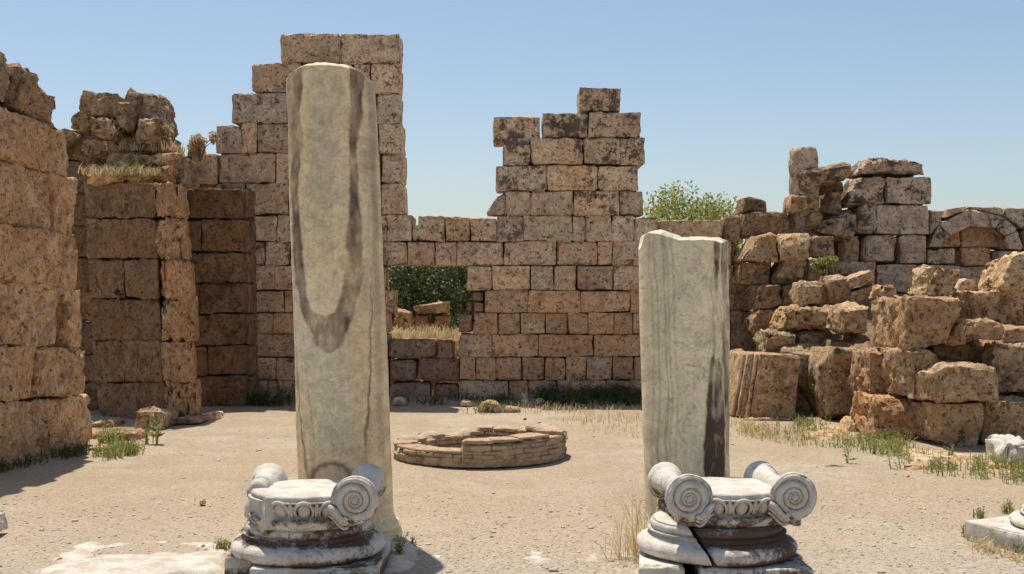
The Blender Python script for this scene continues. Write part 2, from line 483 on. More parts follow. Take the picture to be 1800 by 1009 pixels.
ROWS = [
 (58, 111, [(492, 596), (598, 700)], .55),
 (112, 163, [(442, 530), (532, 619), (621, 650), (652, 701)], .6),
 (164, 216, [(408, 505), (507, 600), (602, 661), (663, 703)], .5),
 (217, 269, [(379, 425, 220), (426, 449), (451, 520), (522, 610), (612, 664), (666, 705)], .5),
 (270, 322, [(337, 381), (384, 481), (483, 560), (562, 640), (642, 668), (670, 707)], .45),
 (323, 376, [(380, 429), (431, 507), (509, 590), (592, 669), (671, 709)], .4),
 (154, 195, [(1019, 1091)], .95),
 (197, 241, [(867, 949, 204, 249), (954, 1034), (1035, 1126)], .9),
 (243, 289, [(884, 932), (934, 1025), (1026, 1088), (1089, 1132)], .8),
 (291, 335, [(871, 961), (962, 1050), (1051, 1121)], .7),
 (336, 378, [(889, 933), (934, 1008), (1009, 1088), (1089, 1131)], .6),
 (379, 424, [(380, 429), (431, 443), (445, 486), (488, 560), (562, 640), (642, 679), (681, 724), (726, 735, 396), (736, 781), (783, 826, 381),
             (827, 873, 384), (874, 919), (920, 1006), (1007, 1030), (1031, 1074), (1075, 1115), (1116, 1158, 383), (1159, 1270, 386)], .5),
 (425, 466, [(380, 429), (431, 464), (465, 507), (509, 600), (602, 672), (673, 716), (717, 763), (764, 801), (802, 884), (886, 977),
             (979, 1051), (1052, 1077), (1078, 1165), (1167, 1230), (1231, 1285)], .42),
 (467, 510, [(380, 432), (434, 481), (482, 540), (542, 620), (622, 676), (820, 864), (865, 932), (933, 973), (974, 1013), (1014, 1078),
             (1079, 1125), (1126, 1200), (1201, 1285)], .28),
 (511, 549, [(380, 434), (436, 499), (500, 580), (582, 650), (651, 691), (852, 928), (929, 1019), (1020, 1108), (1109, 1190), (1191, 1285)], .22),
 (550, 587, [(380, 437), (438, 480), (481, 560), (561, 630), (632, 681), (832, 875), (876, 913), (914, 958), (959, 998), (999, 1033),
             (1034, 1079), (1080, 1111), (1112, 1180), (1181, 1285)], .15),
 (588, 627, [(380, 440), (441, 520), (521, 600), (601, 681), (807, 864), (865, 945), (946, 1044), (1045, 1150), (1151, 1285)], .25),
 (628, 668, [(380, 446), (447, 486), (487, 570), (571, 640), (641, 681), (808, 835), (836, 871), (872, 917), (918, 957), (958, 994),
             (995, 1030), (1031, 1076), (1077, 1115), (1116, 1190), (1191, 1285)], .3),
 (669, 712, [(380, 446), (447, 489), (490, 570), (571, 640), (641, 681), (807, 894), (895, 928), (929, 979), (980, 1001), (1002, 1065),
             (1066, 1106), (1107, 1200), (1201, 1285)], .4),
]
k = 0
for (y0, y1, segs, lich) in ROWS:
    for sg in segs:
        k += 1
        a, b = sg[0], sg[1]
        t0 = sg[2] if len(sg) > 2 else y0
        t1 = sg[3] if len(sg) > 3 else y1
        g = np.random.default_rng(k * 13)
        top = y0 < 380
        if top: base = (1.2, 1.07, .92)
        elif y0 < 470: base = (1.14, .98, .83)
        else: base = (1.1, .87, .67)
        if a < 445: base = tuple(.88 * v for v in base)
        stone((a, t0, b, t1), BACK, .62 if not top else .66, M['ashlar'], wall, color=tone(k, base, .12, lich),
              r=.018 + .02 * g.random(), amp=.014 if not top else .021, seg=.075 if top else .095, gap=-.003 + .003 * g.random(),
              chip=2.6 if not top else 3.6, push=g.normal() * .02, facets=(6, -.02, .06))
# broken ends, fillers and the blocking of the window
extra = [((853, 377, 888, 377, 888, 338, 872, 345), .6, 0), ((829, 512, 851, 530), .3, .02), ((832, 531, 851, 549), .3, .04),
         ((818, 531, 831, 547), .25, .1), ((806, 553, 831, 586), .45, .05),
         ((677, 512, 692, 551), .5, 0), ((683, 596, 767, 631), .5, .05), ((769, 598, 797, 631), .45, .06),
         ((682, 634, 732, 671), .5, .06), ((737, 631, 808, 671), .5, .03), ((682, 673, 757, 712), .5, .04), ((761, 675, 806, 712), .5, .06)]
for i, (q, th, pu) in enumerate(extra):
    stone(q, BACK, th, M['ashlar'], wall, color=tone(700 + i, (.62, .50, .42) if i > 0 else (.95, .9, .85), .12, .3), r=.05, amp=.02, seg=.06,
          chip=1.6, push=pu, gap=.006)
for i, (q, pu) in enumerate([((928, 690, 985, 712), -.12), ((1001, 700, 1066, 712), -.10)]):
    stone(q, BACK, .4, M['ashlar'], wall, color=tone(740 + i, (.55, .46, .40), .1, .5), r=.06, amp=.03, seg=.06, push=pu)
# ragged east end where the wall breaks into rough blocks
for i, (q, pu) in enumerate([((1276, 381, 1302, 425), 0), ((1303, 415, 1386, 417, 1386, 372, 1310, 373), 0), ((1308, 373, 1351, 374, 1352, 351, 1312, 342), .1),
        ((1281, 427, 1299, 466), .1), ((1281, 487, 1322, 545), -.15), ((1281, 546, 1325, 618), -.15), ((1281, 619, 1330, 712), -.1)]):
    stone(q, BACK, .7, M['rubble'], wall, color=tone(760 + i, (.72, .62, .52), .12, .4), r=.06, amp=.028, seg=.065, chip=1.5, push=pu)
# rubble core, seen only in the joints
cv = []
def corebox(x0, x1, y0, y1, d0=.28, d1=.46):
    p, q = BACK.hit(x0, y1), BACK.hit(x1, y0)
    P, Fq = rock(q[0] - p[0], d1 - d0, q[2] - p[2], .5, .01, .0, 1)
    return P + np.array([(p[0] + q[0]) / 2, WD + (d0 + d1) / 2, (p[2] + q[2]) / 2]), Fq
for (x0, x1, y0, y1) in [(390, 700, 280, 466), (395, 676, 466, 512), (395, 672, 512, 716), (415, 695, 180, 279), (836, 1280, 520, 716), (825, 1280, 470, 519),
                         (676, 824, 428, 464), (824, 1278, 395, 469), (890, 1116, 262, 394), (676, 824, 403, 427)]:
    cv.append(corebox(x0, x1, y0, y1))
V, Fq = merge(cv); b = np.array(wall.location)
link("wall_core", mesh_from("wall_core", V - b, Fq, M['core'], False), wall)

# ------------------------------------------------------------------ the side wall on the left: near pier, recess, two buttresses
pier = thing("stone_pier", "tall weathered pier of huge brown blocks closing the left edge, nearest to the camera", "stone pier",
             np.array([-4.8, 11.6, 0]))
NP = Plane((-4.67, 10.9), (-4.48, 12.55))
def PQ(x0, x1, yl0, yl1, yr0, yr1):
    """quad between two sloping joints given at x=0 (yl) and at the right edge (yr)"""
    def yy(a, b, x): return a + (b - a) * x / 135.0
    return (x0, yy(yl1, yr1, x0), x1, yy(yl1, yr1, x1), x1, yy(yl0, yr0, x1), x0, yy(yl0, yr0, x0))
nearq = [((-60, 160, 26, 186, 30, 104, -60, 40), .9), ((27, 190, 118, 240, 104, 172, 40, 108), .9),
 (PQ(-60, 119, 183, 277, 243, 320), .9), (PQ(-60, 93, 278, 394, 318, 415), .9), (PQ(94, 127, 282, 394, 318, 415), .8),
 (PQ(-60, 136, 396, 487, 416, 511), .9), (PQ(-60, 104, 489, 606, 512, 610), .9), (PQ(122, 142, 489, 606, 510, 610), .8), (PQ(105, 121, 489, 520, 511, 531), .8),
 (PQ(-60, 60, 609, 702, 612, 697), .9), (PQ(61, 150, 609, 702, 612, 697), .95), (PQ(-60, 88, 706, 835, 700, 795), .95), (PQ(89, 159, 706, 835, 700, 792), .95)]
for i, (q, th) in enumerate(nearq):
    up = i < 2
    stone(q, NP, th, M['pier'], pier, color=tone(800 + i, (1.2, 1.02, .84) if not up else (.78, .72, .66), .09, .12 if not up else .45),
          r=.03 if not up else .14, amp=.036 if not up else .075, seg=.036, gap=-.006, chip=2.2, facets=(7, .0, .10), jitter=1.5, push=np.random.default_rng(i).normal() * .02)
stone((106, 530, 122, 606), NP, .5, M['pier'], pier, color=(.6, .5, .42, .3), r=.05, amp=.02, seg=.06, push=.16)
cq = PQ(-55, 128, 200, 830, 255, 790)
stone(cq, NP, .3, M['core'], pier, "wall_core", r=.02, amp=0, seg=.4, push=.45)

recess = thing("recess_wall", "narrow shaded strip of block wall set back between the near pier and the grassy buttress", "ruined wall",
               np.array([-6, 16.4, 0]))
RP = facing(16.3)
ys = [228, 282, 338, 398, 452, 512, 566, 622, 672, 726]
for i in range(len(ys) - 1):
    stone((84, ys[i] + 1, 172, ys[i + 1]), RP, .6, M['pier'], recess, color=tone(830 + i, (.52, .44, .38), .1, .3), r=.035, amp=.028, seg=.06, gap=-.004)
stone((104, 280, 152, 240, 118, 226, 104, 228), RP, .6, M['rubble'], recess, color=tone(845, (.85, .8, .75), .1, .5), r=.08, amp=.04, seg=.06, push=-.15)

butt = thing("buttress", "broad weathered buttress with dry grass on its ledge and jagged boulders on top", "buttress",
             np.array([-4.7, 15.3, 0]))
ca = (275 - CX) / FPX * 15.0; cl = (146 - CX) / FPX * 15.8; cr = (346 - CX) / FPX * 15.7
PA = Plane((cl, 15.8), (ca, 15.0)); PB = Plane((ca, 15.0), (cr, 15.7))
by = [319, 383, 455, 525, 599, 673, 745]
def lerp(a, b, t): return a + (b - a) * t
for i in range(6):
    y0, y1 = by[i] + 1, by[i + 1] - 1
    def X(y, a, b): return lerp(a, b, (y - 319) / 420.0)
    L = lambda y: X(y, 147, 172); C = lambda y: X(y, 271, 286); R = lambda y: X(y, 324, 347)
    splits = {1: [], 0: [], 2: [.52], 3: [], 4: [.45], 5: []}[i]
    e = [0] + splits + [1]
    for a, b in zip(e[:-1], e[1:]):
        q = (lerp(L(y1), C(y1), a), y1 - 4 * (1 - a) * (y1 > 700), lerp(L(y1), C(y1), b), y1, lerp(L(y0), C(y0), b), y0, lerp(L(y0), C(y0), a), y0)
        stone(q, PA, .8, M['pier'], butt, back=(-.12, .7, 0), color=tone(850 + i * 3 + int(a * 2), (.52, .43, .35), .08, .35), r=.03, amp=.026, seg=.05, gap=-.004, push=np.random.default_rng(i + 50).normal() * .015)  # front face tint darkened, its shade put into the colour
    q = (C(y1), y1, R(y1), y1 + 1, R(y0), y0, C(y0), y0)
    stone(q, PB, .55, M['pier'], butt, back=(-.12, .62, 0), color=tone(880 + i, (1.2, .96, .75), .08, .22), r=.08, amp=.06, seg=.045, gap=-.004, push=np.random.default_rng(i + 70).normal() * .03)  # right face tint lightened, its stronger light put into the colour
# earth and crumbled stone sloping up from the ledge
for i, q in enumerate([(150, 322, 232, 322, 226, 300, 156, 298), (215, 322, 300, 322, 300, 292, 226, 296), (168, 300, 250, 302, 240, 280, 176, 282), (240, 296, 318, 300, 316, 268, 246, 276)]):
    stone(q, facing(15.36 + .16 * (i // 2)), .6, M['rubble'], butt, color=(1.25, 1.05, .82, .1), r=.05, amp=.05, seg=.04, chip=2.0, facets=(8, .05, .4))
# upper tier: ledge and boulders
U1, U2 = facing(15.55), facing(15.9)
tiers = [((268, 322, 322, 330, 320, 272, 268, 268), U1, .9, .06, .03), ((178, 302, 268, 318, 268, 268, 190, 266), U1, .8, .06, .04),
         ((150, 302, 190, 303, 190, 286, 152, 284), U1, .6, .05, .03),
         ((136, 206, 204, 206, 206, 162, 139, 156), U2, .8, .07, .055), ((208, 232, 285, 232, 278, 164, 208, 150), U2, .8, .08, .06),
         ((196, 226, 228, 230, 226, 180, 196, 176), U1, .4, .06, .04), ((122, 226, 160, 230, 158, 196, 124, 192), U2, .6, .06, .04),
         ((150, 240, 208, 246, 200, 206, 156, 204), U1, .5, .08, .05), ((236, 252, 282, 254, 276, 200, 236, 202), U1, .5, .08, .05),
         ((200, 270, 306, 274, 290, 228, 206, 226), U2, .9, .07, .05), ((136, 270, 205, 272, 205, 238, 140, 232), U2, .9, .07, .05)]
for i, (q, pl, th, r, am) in enumerate(tiers):
    stone(q, pl, th, M['rubble'], butt, color=tone(900 + i, (.88, .80, .72), .1, .5), r=r * .6, amp=am * 1.25, seg=.042, chip=1.6, facets=(9, .04, .3))
stone((150, 290, 318, 322, ) , facing(15.75), .5, M['rubble'], butt, color=(.55, .48, .42, .3), r=.04, amp=.03, seg=.08)
stone((175, 330, 255, 740), PA, .3, M['core'], butt, "wall_core", r=.02, amp=0, seg=.5, push=.5, back=(-.05, .2, 0))

butt2 = thing("buttress", "darker square buttress against the back wall, just left of the tall column", "buttress",
              np.array([-4.3, 17.2, 0]))
P2 = facing(17.0)
P2s = Plane(((428 - CX) / FPX * 17.0, 17.0), ((441 - CX) / FPX * 17.8, 17.8))
yy = [330, 385, 444, 498, 551, 608, 660, 716]
sp = [[], [.38], [], [.3], [], [.4], []]
for i in range(7):
    y0, y1 = yy[i] + 1, yy[i + 1] - 1
    L = lerp(308, 322, i / 6); R = lerp(425, 431, i / 6)
    e = [0] + sp[i] + [1]
    for a, b in zip(e[:-1], e[1:]):
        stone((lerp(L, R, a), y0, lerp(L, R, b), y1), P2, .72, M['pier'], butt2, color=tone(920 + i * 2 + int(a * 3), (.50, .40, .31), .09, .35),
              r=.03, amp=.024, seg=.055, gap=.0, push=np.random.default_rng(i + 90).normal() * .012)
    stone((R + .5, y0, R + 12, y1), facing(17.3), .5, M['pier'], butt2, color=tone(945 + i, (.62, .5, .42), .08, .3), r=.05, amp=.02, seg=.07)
stone((300, 274, 384, 330), facing(17.9), .5, M['rubble'], wall, color=(.6, .5, .42, .4), r=.05, amp=.03, seg=.07)
stone((318, 276, 352, 272, 345, 232, 335, 240), facing(17.6), .5, M['rubble'], wall, color=(.95, .9, .82, .3), r=.08, amp=.04, seg=.05)

# ------------------------------------------------------------------ the arched wall and pale stack at the right
AD = 18.4
AP = facing(AD)
aw = thing("arched_wall", "grey stone wall with a small walled up arch and a slit at the right edge", "ruined wall", np.array([7.2, AD, 1.2]))
def AS(q, i, base=(.98, .93, .88), lich=.6, push=0.0, th=.6, r=.03, amp=.014, seg=.06):
    stone(q, AP, th, M['ashlar'], aw, color=tone(1000 + i, base, .1, lich), r=r, amp=amp, seg=seg, push=push, gap=.004, jitter=.4)
I = [(1657, 434), (1669, 415), (1706, 398), (1750, 401), (1765, 419), (1773, 439)]
E = [(1630, 436), (1650, 394), (1704, 366), (1764, 380), (1788, 403), (1800, 439)]
for j in range(5):
    AS((*I[j], *I[j + 1], *E[j + 1], *E[j]), j, push=-.01)
AS((1634, 414, 1650, 398, 1662, 370, 1636, 367), 6); AS((1662, 384, 1700, 368, 1698, 362, 1664, 366), 7, (1.1, 1.02, .85), .2, 0, .6, .02, .02)
AS((1766, 380, 1800, 402, 1808, 366, 1766, 364), 8); AS((1802, 404, 1860, 404, 1860, 366, 1810, 366), 9)
AS((1802, 405, 1860, 440), 10); AS((1700, 366, 1764, 379, 1766, 364, 1702, 362), 11, (1.05, .95, .8), .3, .02)
AS((1630, 438, 1656, 464), 12); AS((1657, 436, 1686, 464), 13, (1.02, .86, .74), .3, .16)
AS((1656, 395, 1702, 433), 14, (1.1, .84, .64), .1, .3, .4); AS((1703, 393, 1776, 433), 15, (1.05, .82, .62), .2, .3, .4)
AS((1701, 434, 1756, 466), 16, (1.05, .84, .70), .15, .26, .4); AS((1757, 441, 1800, 470), 17, (.95, .82, .7), .3, .02); AS((1802, 442, 1860, 470), 18)
AS((1630, 466, 1688, 516), 19, (1, .88, .78), .2); AS((1690, 468, 1753, 516), 20, (1.05, .86, .72), .1, .22, .4); AS((1766, 472, 1810, 516), 21, (.9, .78, .68), .3); AS((1812, 472, 1860, 516), 22)
AS((1754, 470, 1766, 516), 23, (.5, .42, .36), .4, .25, .3); AS((1680, 430, 1704, 470), 24, (.45, .4, .25), .2, .42, .2)  # dark tints on set-back stones paint the shade of the gap and slit
AS((1628, 517, 1860, 560), 25, (.8, .7, .6), .3, .0)

st = thing("broken_wall", "stepped stump of pale grey blocks with pitted tops rising beside the round column stub", "ruined wall", np.array([5.6, AD, 1.2]))
SP = facing(18.2)
for j, (q, th, base, lich, r, am) in enumerate([
    ((1508, 306, 1628, 309, 1622, 287, 1530, 274), .7, (.95, .88, .8), .95, .07, .06), ((1484, 360, 1556, 362, 1558, 309, 1506, 312), .7, (1.0, .95, .88), .9, .07, .045),
    ((1558, 310, 1639, 359), .7, (1.08, 1.02, .94), .75, .03, .018), ((1542, 361, 1634, 412), .7, (1.14, 1.06, .98), .35, .02, .010),
    ((1503, 410, 1541, 411, 1543, 353, 1512, 358), .7, (1.0, .92, .84), .7, .06, .04), ((1484, 413, 1513, 462), .6, (.85, .74, .64), .5, .05, .03),
    ((1515, 462, 1577, 462, 1577, 414, 1520, 413), .6, (1.05, .97, .88), .3, .09, .02), ((1582, 413, 1629, 463), .6, (1.05, .98, .9), .35, .03, .014),
    ((1541, 465, 1612, 514), .6, (1.06, .96, .86), .25, .03, .014), ((1613, 465, 1629, 514), .6, (.95, .85, .78), .4, .03, .014), ((1470, 459, 1539, 482), .5, (.85, .75, .68), .5, .04, .02),
    ((1470, 484, 1539, 530), .6, (.85, .75, .66), .4, .04, .02), ((1541, 516, 1629, 560), .6, (.9, .8, .7), .3, .04, .02), ((1452, 340, 1484, 392), .4, (.6, .52, .46), .5, .05, .03)]):
    stone(q, SP, th, M['ashlar'], st, color=tone(1040 + j, base, .06, lich), r=r, amp=am, seg=.055, gap=.004, chip=1.5, push=(.3 if j == 13 else 0))
stone((1440, 312, 1500, 400), SP, .3, M['rubble'], st, color=(.5, .44, .38, .5), r=.05, amp=.03, seg=.07, push=.55)
stone((1425, 385, 1560, 520), SP, .25, M['core'], st, "wall_core", r=.05, amp=.03, seg=.08, push=.45)
stone((1490, 415, 1625, 520), SP, .2, M['core'], st, "wall_core", r=.02, amp=0, seg=.5, push=.3)

for q in ((1606, 380, 1660, 530), (1660, 440, 1860, 530), (1776, 380, 1860, 440)):
    stone(q, facing(AD + .3), .3, M['core'], aw, "wall_core", r=.02, amp=.01, seg=.3)
stone((1655, 385, 1780, 440), facing(AD + .55), .1, M['core'], aw, "wall_core", r=.02, amp=.01, seg=.3)
# front terrace wall of huge blocks at the right
fw = thing("terrace_wall", "low heap-like wall of enormous pitted brown blocks in courses along the right edge", "ruined wall", np.array([5.0, 13.0, 0]))
def FW(i, q, d, th, base=(1.0, .90, .78), lich=.35, r=.07, am=.03, yaw=0.0):
    stone(q, turned((q[0] + q[2]) / 2, d, yaw), th, M['rubble'], fw, color=tone(1080 + i, base, .08, lich), facets=(10, .04, .26), r=r * .38, amp=am * 1.5, seg=.034, gap=0, chip=1.6, jitter=1.0)
FW(0, (1541, 775, 1638, 782, 1638, 704, 1541, 698), 13.1, .95, (1.05, .86, .72), .3)
FW(1, (1640, 790, 1733, 792, 1731, 708, 1634, 706), 12.6, .95, lich=.5)
FW(2, (1735, 704, 1832, 795), 12.6, .9, lich=.55); FW(3, (1834, 702, 1930, 800), 12.6, .9)
FW(4, (1530, 619, 1578, 700), 13.7, .8, (1.0, .85, .72)); FW(5, (1592, 706, 1655, 704, 1655, 617, 1592, 618), 12.9, .95, (1.06, .92, .78), .3, .1)
FW(6, (1640, 605, 1742, 636), 13.4, .9, (1, .92, .82), .3); FW(7, (1745, 704, 1845, 704, 1845, 606, 1750, 606), 12.9, .9, lich=.5, am=.04); FW(8, (1847, 606, 1940, 704), 12.9, .9)
FW(9, (1600, 616, 1668, 606, 1698, 530, 1600, 524), 13.0, 1.5, (1.08, .92, .76), .3, .06, .035)
FW(10, (1705, 575, 1840, 575, 1840, 506, 1692, 512), 13.9, 1.2, (1.1, .98, .84), .35, .08, .05); FW(11, (1760, 606, 1850, 606, 1850, 578, 1764, 578), 13.3, .8, (1.1, 1, .9), .3)
FW(12, (1640, 640, 1745, 704), 13.5, .5, (.8, .7, .6), .4)
# ------------------------------------------------------------------ loose stones, each a thing
def loose(label, q, d, th, yaw=0.0, base=(1.0, .90, .78), lich=.35, r=.07, am=.03, name="fallen_block", cat="stone block", seg=.05, mat='rubble', lean=(0, 0), chip=1.5, group=None, facets=(10, .04, .26)):
    n = len(q); cx = (q[0] + q[2]) / 2
    o = stone(q, turned(cx, d, yaw), th, M[mat], None, name, color=tone(1200 + _seed[0], base, .08, lich), facets=facets, r=r * .40, amp=am * 1.3, seg=seg * .85, gap=0, chip=chip,
              label=label, cat=cat, group=group, lean=lean, jitter=.8)
    return o
G1 = "fallen blocks of the collapsed wall at the right"
loose("squared brown block sitting forward on the terrace wall, above the rounded bottom corner block", (1644, 709, 1760, 706, 1762, 641, 1640, 641), 12.35, .75, 0, (1.05, .95, .84), .4, .07, .03, group=G1)
loose("rounded boulder with a domed top wedged below the long upper ledge", (1688, 606, 1770, 604, 1764, 565, 1700, 560), 12.9, .7, .2, (1.08, .95, .8), .3, .2, .04, "boulder", "boulder")
loose("small whitish stone tucked beside the domed boulder", (1664, 606, 1700, 606, 1696, 582, 1672, 584), 13.1, .4, 0, (1.35, 1.25, 1.1), .05, .05, .03, "fallen_stone", "stone")
loose("leaning sunlit boulder with a ridged back on top of the biggest block", (1612, 522, 1680, 520, 1692, 475, 1640, 464), 13.7, .6, 0, (1.2, 1.1, .92), .2, .1, .05, "boulder", "boulder")
loose("flat cream white stone behind the leaning boulder, under the arch", (1682, 520, 1724, 516, 1722, 494, 1690, 490), 14.4, .5, 0, (1.6, 1.5, 1.38), 0, .05, .03, "fallen_stone", "stone")
loose("huge upright boulder cut by the right picture edge, in front of the arched wall", (1764, 512, 1840, 512, 1840, 440, 1782, 450), 13.9, .9, 0, (1.15, 1.05, .9), .3, .14, .05, "boulder", "boulder")
loose("tall upright block with a flat dark face standing left of the terrace wall", (1446, 742, 1524, 734, 1528, 612, 1444, 610), 15.0, .9, .02, (.96, .86, .74), .3, .05, .022, group=G1)
loose("long grey leaning slab lying behind the tall upright block", (1378, 656, 1440, 700, 1470, 604, 1374, 606), 15.7, 1.0, 0, (1.0, .94, .85), .3, .04, .02, "leaning_slab", "stone slab")
loose("plain tan block mostly hidden behind the shorter column", (1262, 722, 1304, 728, 1312, 638, 1262, 636), 16.0, .6, 0, (1.1, .95, .8), .15, .05, .02, group=G1)
loose("thin broken stone lying flat on the tan block beside the shorter column", (1276, 640, 1316, 640, 1314, 618, 1278, 622), 16.2, .5, 0, (1.1, 1, .86), .3, .05, .035, "fallen_stone", "stone")
loose("rough rubble lump between the moulded block and the tall upright block", (1398, 736, 1440, 730, 1436, 690, 1404, 690), 15.9, .5, 0, (1.0, .95, .9), .5, .08, .06, "rubble_lump", "stone")
loose("dark rubble stone lying above the rough lump, behind the moulded block", (1400, 692, 1442, 696, 1436, 660, 1404, 652), 16.0, .5, 0, (.8, .7, .6), .4, .06, .04, "rubble_lump", "stone")
loose("pale rounded stone at the foot of the tall upright block", (1486, 762, 1520, 760, 1518, 738, 1494, 740), 13.9, .4, 0, (1.35, 1.25, 1.12), .15, .05, .03, "fallen_stone", "stone")
loose("flat red brown stone propping up the moulded block", (1306, 754, 1392, 752, 1390, 736, 1310, 738), 15.0, .5, 0, (1.0, .75, .6), .2, .04, .03, "fallen_stone", "stone")
# terraces of tumbled blocks
terr = [
 ("wide knobbly block in the lowest tier, above the leaning slab", (1374, 582, 1471, 582, 1464, 536, 1382, 540), 16.0, .8, .06, .055, (1.08, 1.0, .86), .3),
 ("pale topped block in the lowest tier, touching the biggest block", (1472, 586, 1532, 588, 1534, 535, 1484, 538), 15.2, .8, .07, .04, (1.15, 1.06, .92), .25),
 ("crumbling stone left of the lowest tier, over the moulded block", (1344, 622, 1400, 620, 1398, 583, 1350, 584), 15.9, .7, .06, .05, (1.05, .98, .86), .4),
 ("low plain block under the knobbly block", (1402, 612, 1452, 612, 1452, 584, 1402, 583), 16.1, .6, .04, .02, (.95, .84, .74), .3),
 ("dim block in shade under the pale topped block", (1496, 614, 1530, 614, 1530, 590, 1496, 589), 15.6, .6, .04, .02, (.85, .74, .66), .3),
 ("small square block at the left of the second tier", (1406, 534, 1455, 533, 1454, 494, 1408, 496), 16.4, .6, .06, .03, (1.05, .98, .88), .35),
 ("upright block beside the split tilted block", (1460, 533, 1496, 533, 1492, 483, 1456, 486), 16.3, .6, .04, .02, (1.08, .98, .86), .3),
 ("upper half of the split tilted pale block", (1494, 510, 1544, 497, 1537, 473, 1490, 490), 16.2, .6, .03, .015, (1.25, 1.15, 1.02), .15),
 ("lower half of the split tilted pale block", (1496, 532, 1548, 526, 1544, 500, 1494, 513), 16.2, .6, .03, .015, (1.18, 1.06, .92), .2),
 ("small hollowed whitish stone right of the split block", (1546, 527, 1577, 527, 1574, 503, 1550, 500), 15.6, .5, .06, .04, (1.3, 1.22, 1.1), .2),
 ("sloping block of the third tier with a rounded left shoulder", (1303, 458, 1366, 458, 1368, 411, 1330, 415), 17.2, .7, .08, .03, (1.05, .96, .84), .4),
 ("squarish lit block of the third tier right of the sloping one", (1373, 457, 1420, 455, 1422, 408, 1374, 411), 17.1, .7, .05, .025, (1.12, 1.02, .9), .35),
 ("tilted block hanging below the squarish lit block", (1357, 501, 1412, 499, 1418, 458, 1380, 458), 17.2, .7, .05, .025, (1.0, .9, .78), .35),
 ("brown block below the sloping one in the third tier", (1300, 499, 1362, 500, 1364, 460, 1304, 460), 17.4, .6, .06, .03, (.92, .80, .68), .35),
 ("block with a dark hollow at its left, under the tilted pitted stone", (1424, 453, 1467, 453, 1466, 415, 1424, 416), 17.5, .6, .05, .025, (.95, .85, .74), .45),
 ("pale crumbly stones behind the small bush", (1412, 498, 1452, 496, 1444, 456, 1416, 458), 17.3, .5, .07, .05, (1.08, 1.02, .95), .4),
 ("dark rough block low in the shade behind the shorter column", (1322, 545, 1376, 545, 1374, 502, 1324, 502), 16.9, .7, .06, .04, (.82, .70, .60), .45),
 ("dark rough block standing under the shaded one", (1324, 590, 1372, 590, 1372, 547, 1326, 547), 16.8, .7, .06, .04, (.78, .66, .56), .45),
 ("rusty brown stone beside the shaded rough blocks", (1376, 540, 1410, 540, 1408, 500, 1378, 502), 17.0, .6, .06, .03, (.95, .78, .64), .35),
 ("block shoved against the round column stub", (1389, 378, 1442, 364, 1434, 333, 1392, 342), 17.9, .6, .06, .03, (.98, .90, .8), .5),
 ("long block tilted across the gap at the top, against the round column stub", (1414, 333, 1500, 312, 1500, 282, 1408, 300), 17.9, .7, .07, .035, (1.0, .92, .82), .75),
 ("pitted stone tilted upward beside the pale stump", (1436, 404, 1500, 420, 1508, 370, 1446, 386), 17.8, .7, .07, .045, (1.02, .95, .86), .75),
 ("narrow stone under the tilted long block", (1418, 404, 1446, 402, 1444, 372, 1424, 374), 17.9, .5, .06, .03, (.98, .88, .76), .45),
 ("square stone lodged beside the narrow gap in the top tier", (1444, 372, 1478, 380, 1482, 330, 1462, 334), 18.2, .4, .05, .03, (.9, .82, .74), .6),
]
for (lb, q, d, th, r, am, base, lich) in terr:
    loose(lb, q, d, th, 0.0, base, lich, r, am, group="tumbled blocks in tiers at the right")

# round column stub at the top of the ruin
def weathered_drum(name, label, cx, y0, y1, d, R, cat):
    p0, p1 = at(cx, y1, d), at(cx, y0, d)
    H = p1[2] - p0[2]
    pr = [(R * 1.03, 0), (R * 1.02, H * .3), (R, H * .32)] + [(R * (1 - .03 * t), H * t) for t in np.linspace(.34, .96, 24)] + [(R * .9, H), (R * .5, H * 1.005), (.005, H * 1.0)]
    V, Fq = lathe(pr, 64, .035, .14, 77)
    o = link(name, mesh_from(name, V, Fq, M['ashlar']), None, (p0[0], p0[1], p0[2]), (1.0, .95, .88, .5))
    return tag(o, label, cat, None, 'thing')
weathered_drum("column_stub", "round weathered column stub standing up at the top of the tumbled blocks", 1412, 261, 420, 18.3, .225, "column")

# moulded block leaning on stones
def moulded():
    root = thing("moulded_block", "smooth tan block with ribbed moulding down its left edge, propped up beside the shorter column", "carved block", on_ground(1350, 745))
    b = np.array(root.location)
    pl = turned(1355, 15.2, .06)
    o = stone((1318, 738, 1397, 741, 1409, 624, 1336, 622), pl, .75, M['rubble'], root, "block_face", color=(1.12, .98, .83, .05), r=.02, amp=.008, seg=.05, chip=.6)
    for i in range(4):
        xb, xt = 1318 - 6 * (i + 1), 1336 - 5.2 * (i + 1)
        stone((xb, 738 - 1.5 * i, xb + 6.5, 738 - 1.5 * i, xt + 5.7, 622 + i * .5, xt, 622 + i * .5), pl, .70 - .05 * (i % 2), M['rubble'], root, "moulding", color=(1.16, 1.04, .90, .1),
              r=.022, amp=.008, seg=.06, push=.05 + .05 * i + .03 * (i % 2), gap=.001, jitter=.2)
moulded()

# stones behind the window opening
Gw = "stones beyond the window opening"
loose("long tilted stone lying across two others beyond the window opening", (727, 553, 790, 552, 789, 529, 728, 537), 20.2, .5, 0, (.95, .9, .82), .4, .05, .03, group=Gw)
loose("left supporting stone under the tilted one beyond the window opening", (724, 582, 755, 582, 752, 554, 726, 555), 20.2, .5, 0, (.8, .7, .62), .4, .06, .03, group=Gw)
loose("right supporting stone under the tilted one beyond the window opening", (761, 582, 791, 582, 790, 553, 764, 553), 20.2, .5, 0, (.85, .76, .66), .4, .05, .03, group=Gw)
loose("flat stone at the left side of the window view, in the dry grass", (692, 572, 725, 572, 724, 544, 694, 543), 20.0, .6, 0, (1.0, .92, .84), .4, .05, .03, group=Gw)

